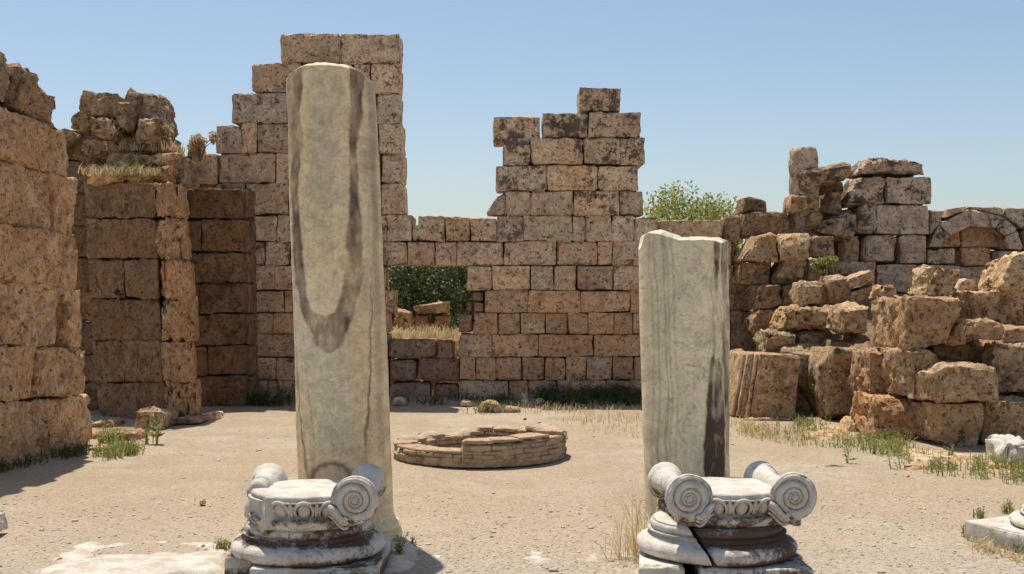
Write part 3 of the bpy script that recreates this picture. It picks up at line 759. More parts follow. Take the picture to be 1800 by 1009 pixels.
# small stones in the yard
loose("square pale topped block on the ground at the foot of the grassy buttress", (236, 754, 290, 755, 289, 722, 238, 720), 14.0, .55, 0, (1.2, 1.1, .95), .25, .05, .03, group="stones lying on the ground at the left")
for (lb, q, d, th, base) in [
  ("long flat brown stone beside the near pier, furthest back of the low ones", (154, 760, 198, 760, 196, 743, 156, 742), 14.2, .5, (1.05, .9, .76)),
  ("low brown stone lying in front of the square block", (196, 782, 243, 782, 241, 762, 200, 761), 13.0, .45, (1.0, .82, .68)),
  ("low stone touching the near pier's foot", (152, 778, 192, 779, 190, 764, 154, 763), 13.1, .5, (1.1, .95, .82)),
  ("thin stone among green weeds near the pier's foot", (150, 802, 205, 800, 200, 789, 154, 788), 12.2, .5, (1.15, 1.0, .85)),
  ("low broken step stone at the buttress corner", (290, 748, 352, 746, 348, 737, 296, 735), 14.5, .5, (.95, .8, .68)),
  ("small whitish stone on the ground right of the grassy buttress", (352, 740, 383, 738, 380, 728, 358, 727), 15.1, .35, (1.7, 1.6, 1.5)),
  ("small white stone at the wall foot under the blocked window", (690, 712, 712, 712, 711, 702, 692, 701), 17.0, .25, (1.9, 1.9, 1.9)),
  ("grey white stone at the wall foot right of the blocked window", (806, 714, 832, 714, 828, 706, 812, 705), 16.9, .3, (1.5, 1.5, 1.5)),
  ("pale stone leaning on the wall foot above the half round stone", (914, 708, 929, 708, 928, 694, 916, 692), 17.3, .2, (1.9, 1.85, 1.8)),
  ("small pale stone beside the leaning pale one in shaded weeds", (939, 712, 958, 712, 956, 702, 942, 702), 17.1, .2, (1.4, 1.4, 1.4)),
  ("half round brown stone in weeds near the back wall", (838, 726, 884, 726, 874, 709, 850, 708), 16.1, .4, (1.1, .95, .8)),
  ("flat brown stone right of the half round one", (884, 726, 916, 725, 912, 718, 890, 718), 16.1, .35, (1.1, .95, .8)),
  ("small dark stone alone on the sand behind the well", (917, 739, 927, 739, 926, 734, 919, 734), 15.2, .1, (.9, .75, .62)),
  ("small tan stone alone on the sand left of the capital with one scroll", (347, 888, 360, 888, 358, 880, 349, 880), 9.1, .06, (1.5, 1.35, 1.2)),
  ("small cream chip on the sand before the flat pale slabs", (1588, 842, 1602, 842, 1600, 836, 1590, 836), 10.4, .07, (1.8, 1.6, 1.4)),
]:
    loose(lb, q, d, th, 0, base, .15, .05, .022, "ground_stone", "stone", seg=.045)
loose("white marble lump cut by the right picture edge, in green weeds", (1768, 820, 1835, 822, 1830, 782, 1772, 780), 11.2, .55, 0, (1, 1, 1), 0, .07, .05, "marble_lump", "marble block", mat='marble')
loose("white marble block cut by the left picture edge, on the gravel", (-150, 974, -56, 964, -50, 930, -150, 926), 7.5, .6, 0, (1, 1, 1), 0, .03, .02, "marble_lump", "marble block", mat='marble', seg=.03)

# flat slabs bedded in the ground
def slab_mat():
    t = NT("bedded_slab"); g = t.new("NewGeometry").outputs["Position"]
    n = t.noise(g, 7, 8, .7); f = t.noise(g, 42, 6, .75)
    c = t.mix(t.ramp(n, .38, .64), (.48, .42, .34), (.68, .63, .54)); c = t.mix(t.ramp(f, .52, .66, 0, .7), c, (.34, .28, .22))
    M['slab'] = t.bsdf(c, .9, t.math('ADD', n, t.math('MULTIPLY', f, .5)), .8, .02, .1)
slab_mat()
def flat_slab(label, poly, z=.012, mat='slab', seed=1, und=.02, name="paving_slab", color=(1, 1, 1, 0), seg=.05):
    P = np.array([on_ground(x, y)[:2] for x, y in poly])
    c = P.mean(0)
    n = len(P)
    x0, y0 = P.min(0); x1, y1 = P.max(0)
    xs = np.arange(x0, x1 + seg, seg); ys = np.arange(y0, y1 + seg, seg)
    X, Y = np.meshgrid(xs, ys, indexing='ij')
    # signed distance inside the polygon
    def inside(px, py):
        r = np.full(px.shape, 1e9); s = np.zeros(px.shape, bool)
        for i in range(n):
            a, b = P[i], P[(i + 1) % n]
            e = b - a; t = np.clip(((px - a[0]) * e[0] + (py - a[1]) * e[1]) / (e @ e), 0, 1)
            r = np.minimum(r, np.hypot(px - a[0] - t * e[0], py - a[1] - t * e[1]))
            cond = (a[1] > py) != (b[1] > py)
            xi = (b[0] - a[0]) * (py - a[1]) / (b[1] - a[1] + 1e-12) + a[0]
            s ^= cond & (px < xi)
        return np.where(s, r, -r)
    sdv = inside(X, Y)
    S = np.stack([X, Y, np.full_like(X, seed * 3.1)], -1).reshape(-1, 3)
    nz = fbm(S, .5, 3, seed).reshape(X.shape); nf = fbm(S, .12, 3, seed + 5, .6).reshape(X.shape)
    sdv = sdv + .05 * nf
    Z = gz(X, Y) + z + und * nz + und * .35 * nf - np.clip(.06 - sdv, 0, .2) * 1.3
    V = np.stack([X, Y, Z], -1).reshape(-1, 3)
    A = np.arange(X.size).reshape(X.shape)
    Fq = np.stack([A[:-1, :-1], A[1:, :-1], A[1:, 1:], A[:-1, 1:]], -1).reshape(-1, 4)
    keep = (sdv > -.16).reshape(-1)
    Fq = Fq[keep[Fq].all(1)]
    cc = np.array([c[0], c[1], 0])
    used = np.unique(Fq); remap = np.full(len(V), -1); remap[used] = np.arange(len(used))
    me = mesh_from(name, V[used] - cc, remap[Fq], M[mat])
    o = link(name, me, None, cc, color)
    sm = o.modifiers.new("thickness", 'SOLIDIFY'); sm.thickness = .12; sm.offset = -1
    return tag(o, label, "stone slab", None, 'thing')
flat_slab("broad white stone slab bedded in gravel at the lower left", [(35, 1004), (120, 958), (150, 945), (260, 946), (400, 951), (412, 975), (400, 1012), (150, 1030)], .012, und=.042, seed=3)
flat_slab("pale slab under the shadow of the tall column's foot", [(655, 1012), (668, 958), (690, 950), (745, 952), (752, 985), (720, 1012)], .016, und=.012, seed=4)
flat_slab("small white stone patch in gravel, middle of the three between the columns", [(908, 985), (908, 962), (925, 960), (968, 972), (990, 998), (930, 1000)], .012, und=.02, seed=5)
flat_slab("thin white stone patch in gravel nearer the shorter column", [(1020, 990), (1022, 968), (1046, 966), (1060, 978), (1056, 990)], .010, und=.02, seed=6)
flat_slab("white stone patch beside the dry tuft at the shorter column", [(1070, 980), (1078, 966), (1130, 964), (1150, 975), (1140, 992), (1095, 992)], .012, und=.02, seed=7)
flat_slab("small white patch of stone right of the tall column's shadow", [(748, 985), (752, 975), (786, 974), (790, 984), (768, 990)], .010, und=.012, seed=8)
for i, (lb, poly) in enumerate([
    ("longest flat tan slab at the foot of the terrace wall", [(1583, 800), (1600, 792), (1660, 796), (1728, 806), (1722, 820), (1650, 818), (1590, 812)]),
    ("thin flat slab right of the longest tan one, among weeds", [(1712, 826), (1740, 816), (1800, 824), (1830, 834), (1780, 840), (1730, 836)]),
    ("low flat slab left of the cream chip", [(1578, 826), (1592, 814), (1640, 820), (1636, 828), (1600, 832)]),
    ("flat earth covered slab right of the moulded block", [(1392, 772), (1420, 750), (1486, 752), (1500, 762), (1460, 778)])]):
    flat_slab(lb, poly, .03, 'rubble', 20 + i, .02, "flat_slab", (1.3, 1.2, 1.05, 0), .06)
# ------------------------------------------------------------------ the brick well
def well():
    d0 = 11.9; c = np.array([(843 - CX) / FPX * d0, d0, 0.0])
    root = thing("well", "low broken brick ring of an old well on the sand, higher on its right side", "well", c)
    Ro, Ri = .86, .60
    hc = .040
    def height(a):        # a = 0 towards +x, -90 deg towards the camera
        x, y = math.cos(a), math.sin(a)
        deg = math.degrees(a)
        h = .27
        if -180 <= deg < -101 or deg > 172: h = .135
        elif deg > 95: h = .17 + .03 * math.sin(deg * .2)
        elif deg > 40: h = .24
        elif deg > -20: h = .30
        elif deg > -60: h = .265
        else: h = .245
        return h * .88
    n = 27
    g = np.random.default_rng(5)
    for k in range(7):
        parts = []
        offs = g.random() * 6.28 / n
        for i in range(n):
            a0 = -math.pi + 2 * math.pi * (i + .5) / n
            am = (a0 + offs + math.pi) % (2 * math.pi) - math.pi
            if (k + .6) * hc > height(am) + g.normal() * .012: continue
            for (ra, rb) in ((Ri + .14, Ro), (Ri, Ri + .13)):
                if g.random() < .04 and k > 1: continue
                ro = rb + g.normal() * .008 - .012 * (k == 0) ; ri = ra + g.normal() * .006
                w = 2 * math.pi * (ra + rb) / 2 / n - .006
                P, Fq = rock(w, ro - ri, hc - .004 + g.normal() * .003, .03, .012, .010, 5000 + k * 200 + i, 1.6)
                rr = (ro + ri) / 2
                # local x tangential, y inward
                T = np.array([-math.sin(am), math.cos(am)]); N = np.array([-math.cos(am), -math.sin(am)])
                ang = P[:, 0] / rr
                rad = rr - P[:, 1]
                V = np.stack([rad * np.cos(am + ang), rad * np.sin(am + ang), P[:, 2] + (k + .5) * hc + .008 * math.sin(am * 3 + k)], 1)
                parts.append((V, Fq))
        if parts:
            V, Fq = merge(parts)
            tag(link("brick_course", mesh_from("brick_course", V, Fq, M['brick']), root), kind='stuff')
    # crumbling mortar core
    th = np.linspace(-math.pi, math.pi, 181)[:-1]
    prof = []
    V = []; m = 0
    for a in th:
        h = height(a) - .02
        ring = [(Ro - .018, 0), (Ro - .016, h * .5), (Ro - .03, h), (Ri + .2, h + .018), (Ri + .04, h), (Ri + .02, 0)]
        V += [(r * math.cos(a), r * math.sin(a), z) for r, z in ring]; m = len(ring)
    V = np.array(V)
    V += np.stack([fbm(V, .09, 3, 61), fbm(V, .09, 3, 62), fbm(V, .09, 3, 63) * (V[:, 2] > .01)], 1) * .020
    A = np.arange(len(V)).reshape(-1, m); B = np.roll(A, -1, 0)
    Fq = np.stack([A[:, :-1], A[:, 1:], B[:, 1:], B[:, :-1]], -1).reshape(-1, 4)[:, ::-1]
    link("mortar_core", mesh_from("mortar_core", V, Fq, M['mortar']), root)
    # flat cap tiles left on the rim
    for (deg, k, ww) in [(-112, .15, .30), (-130, .145, .26), (-150, .145, .24), (-172, .15, .22), (-86, .262, .30), (-70, .272, .28), (-50, .285, .32), (-92, .255, .2)]:
        a = math.radians(deg)
        P, Fq = rock(ww, .24, .028, .04, .010, .008, 6000 + int(deg) + 200, 2.0)
        ang = P[:, 0] / .73; rad = .735 - P[:, 1]
        V = np.stack([rad * np.cos(a + ang), rad * np.sin(a + ang), P[:, 2] + k * .88 + .004], 1)
        cc = V.mean(0)
        link("tile", mesh_from("tile", V - cc, Fq, M['brick']), root, cc)
def brick_mats():
    for nm, da, li in (("brick", (.27, .16, .095), (.52, .37, .24)), ("mortar", (.30, .20, .125), (.58, .46, .33))):
        t = NT("old_" + nm); g = t.new("NewGeometry"); v = g.outputs["Position"]
        n = t.noise(v, 14, 8, .7); f = t.noise(v, 70, 5, .7)
        c = t.mix(t.ramp(n, .3, .68), da, li)
        c = t.mix(t.math('MULTIPLY', g.outputs["Random Per Island"], .4), c, (.56, .44, .31))
        c = t.mix(t.ramp(f, .30, .40, .6, 0), c, (.10, .07, .05))
        M[nm] = t.bsdf(c, .95, t.math('ADD', n, t.math('MULTIPLY', f, .5)), .9, .015, .1)
brick_mats()
well()

# ------------------------------------------------------------------ two marble columns
def I1(y, tab):
    tab = np.array(tab, float); return np.interp(y, tab[:, 0], tab[:, 1])

def column(name, label, d, base_px, base_y, top_px, top_y, rad_tab, topfn, paint, seed, foot=None):
    """rad_tab: (photo y, radius in photo pixels); paint(x, y, P) -> colour and relief from unrolled photo coordinates"""
    nth, nz = 264, 420
    ys = np.linspace(base_y + 4, top_y, nz)
    th = np.linspace(0, 2 * np.pi, nth, endpoint=False)
    Yg, Tg = np.meshgrid(ys, th, indexing='ij')
    cxl = base_px + (top_px - base_px) * (Yg - base_y) / (top_y - base_y)
    Rp = I1(Yg, rad_tab)
    s = np.sin(Tg)                      # -1 left ... 1 right as seen from the camera
    front = np.cos(Tg) > 0
    xp = cxl + s * Rp
    Rm = Rp / FPX * d * .995
    flat = np.stack([Rm * np.sin(Tg), -Rm * np.cos(Tg), (CY - Yg) * 1.0 / FPX * d], -1).reshape(-1, 3)
    col, rel = paint(np.where(front, xp, 2 * cxl - xp + 300 * 0).ravel(), Yg.ravel(), flat, front.ravel())
    wob = .008 * fbm(flat, .5, 3, seed) + .0022 * fbm(flat, .06, 3, seed + 3) + rel
    Rm = Rm + wob.reshape(Rm.shape)
    base = at(base_px, base_y, d); base[2] = 0.0
    cx = (cxl - CX) / FPX * d
    ztop = topfn(Tg)
    zz = CAM_H + (CY - Yg) / FPX * d
    H = zz.max()
    f = sstep(.90, 1.0, zz / H)
    zz = zz + ztop * f
    if foot is not None: Rm = Rm + foot(Tg, zz)
    rim = sstep(.9935, 1.0, (Yg - base_y) / (top_y - base_y))
    Rm = Rm - .022 * rim ** 2 * (1 + .6 * fbm(flat, .15, 2, seed + 8).reshape(Rm.shape))
    V = np.stack([cx + Rm * np.sin(Tg), d - Rm * np.cos(Tg), zz], -1)
    A = np.arange(nth * nz).reshape(nz, nth); B = np.roll(A, -1, 1)
    Fq = np.stack([A[:-1], B[:-1], B[1:], A[1:]], -1).reshape(-1, 4)
    Vs = [V.reshape(-1, 3)]; Fs = [Fq]; cols = [col]
    # broken top surface
    last = V[-1]; cen = last.mean(0); k0 = nth * nz
    prev = A[-1]
    for j, t in enumerate((.9, .75, .55, .35, .15, .02)):
        ring = cen + (last - cen) * t
        ring[:, 2] = cen[2] + (last[:, 2] - cen[2]) * (t ** .6) + .02 * fbm(ring, .12, 3, seed + 20) + .012
        ids = np.arange(k0, k0 + nth); k0 += nth
        pb, ib = np.roll(prev, -1), np.roll(ids, -1)
        Fs.append(np.stack([prev, pb, ib, ids], -1)); Vs.append(ring); prev = ids
        cols.append(np.tile(np.array([.56, .50, .41]), (nth, 1)))
    V = np.concatenate(Vs) - base; Fq = np.concatenate(Fs); C = np.concatenate(cols)
    me = mesh_from(name, V, Fq, M['column'])
    at_ = me.attributes.new("Col", 'FLOAT_COLOR', 'POINT')
    at_.data.foreach_set("color", np.concatenate([C, np.ones((len(C), 1))], 1).astype(np.float32).ravel())
    return tag(link(name, me, None, base), label, "column", None, 'thing')

def lay(c, k, rgb):
    k = np.clip(k, 0, 1)[:, None]; return c * (1 - k) + np.array(rgb) * k
def band(x, y, tab, soft=3.0):
    """tab: (y, centre x, half width, strength)"""
    t = np.array(tab, float)
    cx = np.interp(y, t[:, 0], t[:, 1]); hw = np.interp(y, t[:, 0], t[:, 2]); st = np.interp(y, t[:, 0], t[:, 3])
    st = np.where((y < t[0, 0]) | (y > t[-1, 0]), 0, st)
    return st * (1 - sstep(hw - soft, hw + soft, np.abs(x - cx)))

def paint_tall(x, y, P, front):
    Q = np.stack([x, y, np.where(front, 0, 400.0)], 1)
    wx = 5 * fbm(Q * [1, .6, 1], 34, 3, 3) + 4.6 * fbm(Q * [1, .4, 1], 9, 4, 5, .65)
    X = x + wx; Yw = y + 9 * fbm(Q, 30, 3, 7) + 5 * fbm(Q, 8, 2, 8)
    c = np.tile(np.array([.475, .385, .26]), (len(x), 1))
    n = fbm(Q * [1, .35, 1], 46, 4, 11); n2 = fbm(Q * [1, .22, 1], 16, 4, 13)
    c = lay(c, sstep(-.1, .5, n) * .5, (.50, .37, .235))
    c = lay(c, sstep(.0, .5, -n) * .5, (.40, .375, .29))
    c = lay(c, sstep(.05, .5, n2) * .35, (.33, .29, .225))
    # grey green heart of the upper half and the lower half
    c = lay(c, band(X, Yw, [(125, 580, 26, .55), (250, 580, 26, .75), (400, 572, 18, .7), (450, 575, 10, .0)], 14), (.33, .30, .235))
    c = lay(c, band(X, y, [(560, 590, 20, 0), (610, 588, 36, .6), (700, 590, 40, .55), (790, 595, 40, .35)], 16), (.37, .365, .30))
    c = lay(c, band(X, y, [(440, 535, 14, 0), (520, 540, 18, .5), (640, 540, 16, .3), (700, 540, 8, 0)], 10), (.42, .42, .37))
    # two dark bands that close into a V
    dk = (.088, .064, .052)
    SOFT = 2.0
    L = band(X, y, [(100, 530, 15, .8), (150, 527, 15, .85), (205, 522, 14, .9), (235, 530, 13, .95), (280, 528, 9, .95), (400, 529, 9, .95), (455, 533, 12, .95), (470, 540, 17, .95), (500, 547, 19, .95), (545, 560, 24, .95), (575, 576, 22, .9)], SOFT)
    R = band(X, y, [(100, 638, 12, .8), (150, 636, 13, .9), (200, 634, 10, .9), (262, 629, 8, .9), (330, 630, 7, .95), (430, 632, 11, .95), (462, 627, 19, .95), (490, 624, 21, .95), (520, 617, 23, .95), (560, 604, 24, .95), (580, 600, 20, .9)], SOFT)
    L2 = band(X, y, [(120, 508, 7, .6), (260, 509, 9, .55), (330, 508, 4, 0)], 5)
    vt = band(x + .6 * wx, Yw, [(538, 588, 2, .9), (552, 588, 34, .95), (575, 588, 34, .95), (600, 590, 22, .9), (618, 592, 5, .8)], 4)
    k = np.maximum.reduce([L, R, vt])
    tip = band(x + .5 * wx, Yw, [(440, 583, 42, 1), (470, 583, 38, 1), (520, 580, 30, 1), (545, 580, 20, 1), (552, 580, 4, 1)], 4)
    k = k * (1 - tip)
    k = k * (.74 + .55 * fbm(Q * [1, .3, 1], 9, 4, 17) + .35 * fbm(Q, 26, 2, 18))
    c = lay(c, k, dk); c = lay(c, L2, (.24, .185, .15))
    c = lay(c, tip * .45 * sstep(460, 500, y), (.56, .47, .35))
    c = lay(c, band(X, y, [(330, 602, 6, 0), (440, 615, 6, .35), (540, 640, 8, .3), (700, 636, 8, .25), (760, 636, 4, 0)], 5), (.53, .36, .22))
    # right flank veins
    c = lay(c, band(x + .4 * wx, y, [(120, 655, 5, .6), (230, 658, 5, .75), (400, 664, 4, .7), (560, 668, 5, .5), (800, 676, 5, .4)], 3), (.22, .185, .15))
    c = lay(c, band(x + wx * .7, y, [(230, 648, 6, .0), (290, 650, 7, .55), (330, 648, 5, .0)], 5), (.22, .15, .14))
    for tab, col in [([(470, 657, 1.0, .5), (560, 660, 1.6, .8), (640, 657, 1.6, .8), (720, 652, 2.4, .9), (790, 650, 1.4, .7), (840, 650, 1, .3)], (.15, .11, .085)),
                     ([(640, 548, .8, .3), (700, 556, 1.2, .6), (780, 566, 1.2, .5), (830, 570, 1, .2)], (.22, .17, .13)),
                     ([(640, 528, 2.4, .3), (668, 530, 4, .6), (690, 529, 2, .2)], (.19, .15, .13)),
                     ([(560, 524, 1.0, .2), (700, 534, 1.4, .7), (780, 545, 2.2, .8), (810, 550, 4, .85), (832, 552, 2, .5)], (.18, .12, .095))]:
        c = lay(c, band(X, y, tab, 1.2), col)
    # stain and broken scale at the foot
    e = ((x - 594) / 36) ** 2 + ((y - 832) / 28) ** 2
    ring = np.exp(-((np.sqrt(e) - 1 + .12 * fbm(Q, 9, 3, 19)) / .17) ** 2) * (y < 840)
    c = lay(c, ring * .9, (.13, .09, .07)); c = lay(c, (1 - sstep(.7, 1, e)) * .4, (.27, .22, .175))
    # fine agate lines across the middle
    f = (y + 22 * ((x - 583) / 60) ** 2 + 14 * fbm(Q, 40, 3, 23)) / 23.0
    ln = np.exp(-((f - np.round(f)) / .035) ** 2) * band(x, y, [(160, 580, 36, .5), (300, 580, 40, .5), (460, 580, 42, .6), (560, 580, 10, 0), (620, 590, 40, .5), (700, 590, 42, .7), (800, 590, 50, .4)], 12)
    ln = ln * sstep(-.1, .3, fbm(Q, 26, 2, 29))
    c = lay(c, ln * .85, (.19, .145, .11))
    c = c * (1 + .09 * fbm(Q * [1, .12, 1], 3.2, 3, 31) + .20 * fbm(Q, 3.5, 3, 32))[:, None]
    # block shaped pale chip at the very top
    c = lay(c, ((np.abs(x - 576) < 9) & (y < 134)) * .8, (.50, .42, .31))
    ck = cracks(x, y, Q, 5, 46, (545, 130, 640, 800)) * sstep(-.2, .2, fbm(Q, 6, 2, 77))
    c = lay(c, ck * .6, (.12, .09, .07))
    mot = fbm(Q, 12, 4, 78, .65)
    c = c * (1 + .34 * mot)[:, None]
    c = np.clip(c * np.array([1.60, 1.57, 1.45]), 0, .86)
    rel = -.004 * np.clip(k, 0, 1) * 0 - .003 * ln - .003 * ck - .012 * (1 - sstep(.8, 1.0, e)) * front
    return c, rel

def paint_short(x, y, P, front):
    Q = np.stack([x, y, np.where(front, 0, 400.0)], 1)
    wx = 5 * fbm(Q * [1, .5, 1], 38, 3, 53) + 2.2 * fbm(Q * [1, .5, 1], 9, 3, 55)
    X = x + wx
    c = np.tile(np.array([.51, .445, .33]), (len(x), 1))
    n = fbm(Q * [1, .4, 1], 44, 4, 57); n2 = fbm(Q * [1, .12, 1], 10, 4, 59)
    c = lay(c, sstep(0, .5, n) * .5, (.56, .51, .41)); c = lay(c, sstep(0, .5, -n) * .45, (.43, .39, .31))
    c = lay(c, sstep(.1, .6, n2) * .18, (.35, .315, .255))
    c = lay(c, band(X, y, [(420, 1150, 22, .55), (600, 1150, 22, .6), (800, 1150, 20, .5), (940, 1150, 18, .5)], 10), (.40, .365, .285))
    # contour lines around a wavy heart
    w = I1(y, [(400, 52), (440, 50), (505, 30), (545, 40), (575, 46), (622, 34), (680, 60), (760, 62), (850, 60), (950, 60)])
    dd = np.abs(X - 1207) / w
    for lv, hw, st in [(.72, .020, .55), (.93, .030, .85), (1.06, .018, .5), (1.22, .022, .55), (1.40, .03, .45)]:
        c = lay(c, np.exp(-((dd - lv + .05 * fbm(Q, 22, 3, 60)) / (hw * (1 + 1.5 * np.clip(fbm(Q * [1, .3, 1], 40, 2, 62), -.5, 1)))) ** 2) * st * np.clip(.45 + 1.3 * fbm(Q * [1, .3, 1], 30, 2, 61 + int(lv * 10)), 0, 1), (.19, .17, .14))
    for (ex, ey, ea, eb, lv) in [(1206, 470, 30, 34, (.55, .95)), (1200, 580, 34, 22, (.7, 1.1)), (1204, 690, 26, 48, (.5, .8, 1.15)), (1204, 740, 22, 30, (.6, .95)), (1206, 510, 16, 14, (.9,))]:
        r = np.sqrt(((X + wx - ex) / ea) ** 2 + ((y - ey + 2.2 * wx) / eb) ** 2) + .30 * fbm(Q, 17, 4, 63 + ey)
        for l in lv: c = lay(c, np.exp(-((r - l) / (.05 + .05 * np.clip(fbm(Q, 20, 2, 64), -.6, 1))) ** 2) * np.clip(.35 + 1.2 * fbm(Q, 15, 2, 65 + ey), 0, .75), (.24, .23, .20))
        c = lay(c, (1 - sstep(.1, .55, r)) * .5, (.36, .355, .315))
    # straight veins left of the heart
    for x0, st in [(1136, .4), (1144, .6), (1157, .7), (1163, .5), (1172, .4)]:
        c = lay(c, band(x + .8 * wx, y, [(415, x0, 1.1, st), (560, x0 + 4, 1.3, st), (700, x0 + 9, 1.2, st), (820, x0 + 6, 1.3, st), (940, x0 + 6, 1, st * .6)], 1.1), (.22, .195, .155))
    # dark streaks down the right side
    dk = (.062, .040, .031)
    yj = y + 26 * fbm(Q * [1, .25, 1], 7, 3, 69) + 8 * fbm(Q, 30, 2, 70)
    j = .88 + .8 * fbm(Q * [1, .10, 1], 5.5, 3, 67)
    for tab in [[(418, 1250, 5, .9), (450, 1251, 6, .95), (480, 1249, 5, .9), (502, 1246, 3, .5)],
                [(422, 1266, 7, .95), (470, 1268, 9, .95), (510, 1265, 5, .8), (560, 1272, 5, .8), (580, 1272, 3, .5)],
                [(560, 1262, 3, .5), (600, 1264, 7, .8), (660, 1268, 6, .8), (760, 1274, 5, .7), (800, 1276, 4, .4)],
                [(618, 1240, 4, .8), (640, 1245, 11, .95), (700, 1247, 16, 1.1), (740, 1248, 19, 1.25), (790, 1246, 20, 1.3), (838, 1244, 20, 1.3), (900, 1252, 14, .8), (940, 1252, 8, .4)],
                [(520, 1243, 1.5, .6), (600, 1243, 2.2, .6), (640, 1241, 2, .6)]]:
        c = lay(c, np.clip(band(X, yj, tab, 2.5) * np.clip(j + .35 * sstep(640, 740, yj), 0, 1.25) * (.80 + .55 * fbm(Q * [1, .4, 1], 9, 3, 74)), 0, 1), dk)
    c = lay(c, band(X, y, [(440, 1276, 7, .3), (700, 1279, 7, .3), (830, 1281, 6, .2)], 4), (.30, .24, .18))
    c = c * (1 + .08 * fbm(Q * [1, .10, 1], 3.0, 3, 71) + .18 * fbm(Q, 3.5, 3, 72))[:, None]
    ck = cracks(x, y, Q, 8, 30, (1130, 440, 1240, 820)) * sstep(-.2, .2, fbm(Q, 6, 2, 87))
    c = lay(c, ck * .5, (.14, .11, .085)); c = c * (1 + .28 * fbm(Q, 14, 4, 88, .65))[:, None]
    return np.clip(c * np.array([1.56, 1.54, 1.42]), 0, .86), -.003 * ck

def cracks(x, y, Q, seed, n, box):
    """thin branching cracks: darkness and depth"""
    g = np.random.default_rng(seed); k = np.zeros(len(x))
    for _ in range(n):
        px, py = g.uniform(box[0], box[2]), g.uniform(box[1], box[3]); a = g.normal() * .5 + (0 if g.random() < .6 else 1.57); L = g.uniform(8, 30)
        dx, dy = math.cos(a), math.sin(a)
        u = (x - px) * dx + (y - py) * dy; v = -(x - px) * dy + (y - py) * dx + 5 * np.sin(u / 5 + g.random() * 6) * .35 + g.normal() * .02 * u
        k = np.maximum(k, np.exp(-(v / .75) ** 2) * (np.abs(u) < L) * g.uniform(.4, .9))
    return k
def tall_top(T):
    s = np.sin(T)
    P = np.stack([np.cos(T).ravel(), s.ravel(), np.zeros(T.size)], 1)
    return (-.075 * np.abs(s) ** 3 + .018 * fbm(P, .5, 3, 81).reshape(T.shape))
def short_top(T):
    s = np.sin(T)
    P = np.stack([np.cos(T).ravel(), s.ravel(), np.zeros(T.size)], 1)
    return (.045 * sstep(-.25, -.75, s) * sstep(-1.05, -.85, s) - .07 * sstep(-.9, -1.0, s) + .022 * fbm(P, .35, 3, 83).reshape(T.shape) - .012 * sstep(0, 1, s))
def foot_tall(T, z): return .045 * sstep(.16, .0, z) * (.7 + .5 * np.sin(T)) + .012 * ((z < .10) & (z > .06))
def foot_short(T, z): return .03 * sstep(.12, .0, z)
column("marble_column", "taller veined marble column shaft with dark bands closing into a V", 8.0, 611, 945, 581, 124,
       [(113, 77), (300, 79.5), (600, 81), (800, 82), (945, 83)], tall_top, paint_tall, 91, foot_tall)
column("marble_column", "shorter broken marble column shaft with brown streaks down its right side", 8.0, 1209, 940, 1200.5, 421,
       [(418, 78.5), (600, 78), (800, 75), (940, 75)], short_top, paint_short, 95, foot_short)

# ------------------------------------------------------------------ marble bases and scrolled capitals
def set_stain_shade(me, st):
    a = me.attributes.new("stain_shade", 'FLOAT', 'POINT'); a.data.foreach_set("value", np.asarray(st, np.float32))

def marble(name, V, Fq, parent, stain_shade, loc=(0, 0, 0)):
    me = mesh_from(name, np.asarray(V) - np.array(loc), Fq, M['marble'])
    set_stain_shade(me, stain_shade(np.asarray(V)) if callable(stain_shade) else np.full(len(V), stain_shade))
    return link(name, me, parent, loc)

TORUS = ([(.405, .112)] + [(.40 + .045 * math.cos(a), .158 + .045 * math.sin(a)) for a in np.linspace(-1.35, 1.45, 14)]
         + [(.402, .206), (.388, .208), (.386, .216)] + [(.386 - .026 * math.sin(a), .216 + .030 * a / math.pi) for a in np.linspace(.2, math.pi, 8)]
         + [(.360, .248)] + [(.345 + .020 * math.cos(a), .274 + .024 * math.sin(a)) for a in np.linspace(-1.3, 1.4, 9)] + [(.352, .300), (.34, .306)])

def cut(V, Fq, co, no):
    bm = bmesh.new()
    vs = [bm.verts.new(v) for v in V]
    for f in Fq: bm.faces.new([vs[i] for i in f])
    bm.normal_update()
    r = bmesh.ops.bisect_plane(bm, geom=bm.verts[:] + bm.edges[:] + bm.faces[:], plane_co=co, plane_no=no, clear_outer=True)
    ed = [e for e in r['geom_cut'] if isinstance(e, bmesh.types.BMEdge)]
    try: bmesh.ops.holes_fill(bm, edges=ed, sides=0)
    except Exception: pass
    bmesh.ops.triangulate(bm, faces=bm.faces[:])
    bm.verts.index_update()
    V2 = np.array([v.co[:] for v in bm.verts]); F2 = np.array([[v.index for v in f.verts] for f in bm.faces]); bm.free()
    return V2, F2

def torus_mesh(seed):
    V, Fq = lathe(TORUS, 120, .007, .10, seed)
    # closed top and bottom
    n = len(V); top = np.arange((len(TORUS) - 1) * 120, len(TORUS) * 120); bot = np.arange(120)
    Vc = np.array([[0, 0, .306], [0, 0, .112]])
    return V, Fq, top, bot, Vc
def plinth_mesh(w, dd, h, seed, seg=.035): 
    P, Fq = rock(w, dd, h, seg, .018, .006, seed, 2.6)
    return P + np.array([0, 0, h / 2]), Fq

def closed_torus(seed):
    V, Fq, top, bot, Vc = torus_mesh(seed); n = len(V)
    V = np.concatenate([V, Vc])
    ft = [(int(top[i]), int(top[(i + 1) % 120]), n, n) for i in range(120)]
    fb = [(int(bot[(i + 1) % 120]), int(bot[i]), n + 1, n + 1) for i in range(120)]
    tri = np.concatenate([Fq[:, [0, 1, 2]], Fq[:, [0, 2, 3]], np.array(ft)[:, :3], np.array(fb)[:, :3]])
    return V, tri

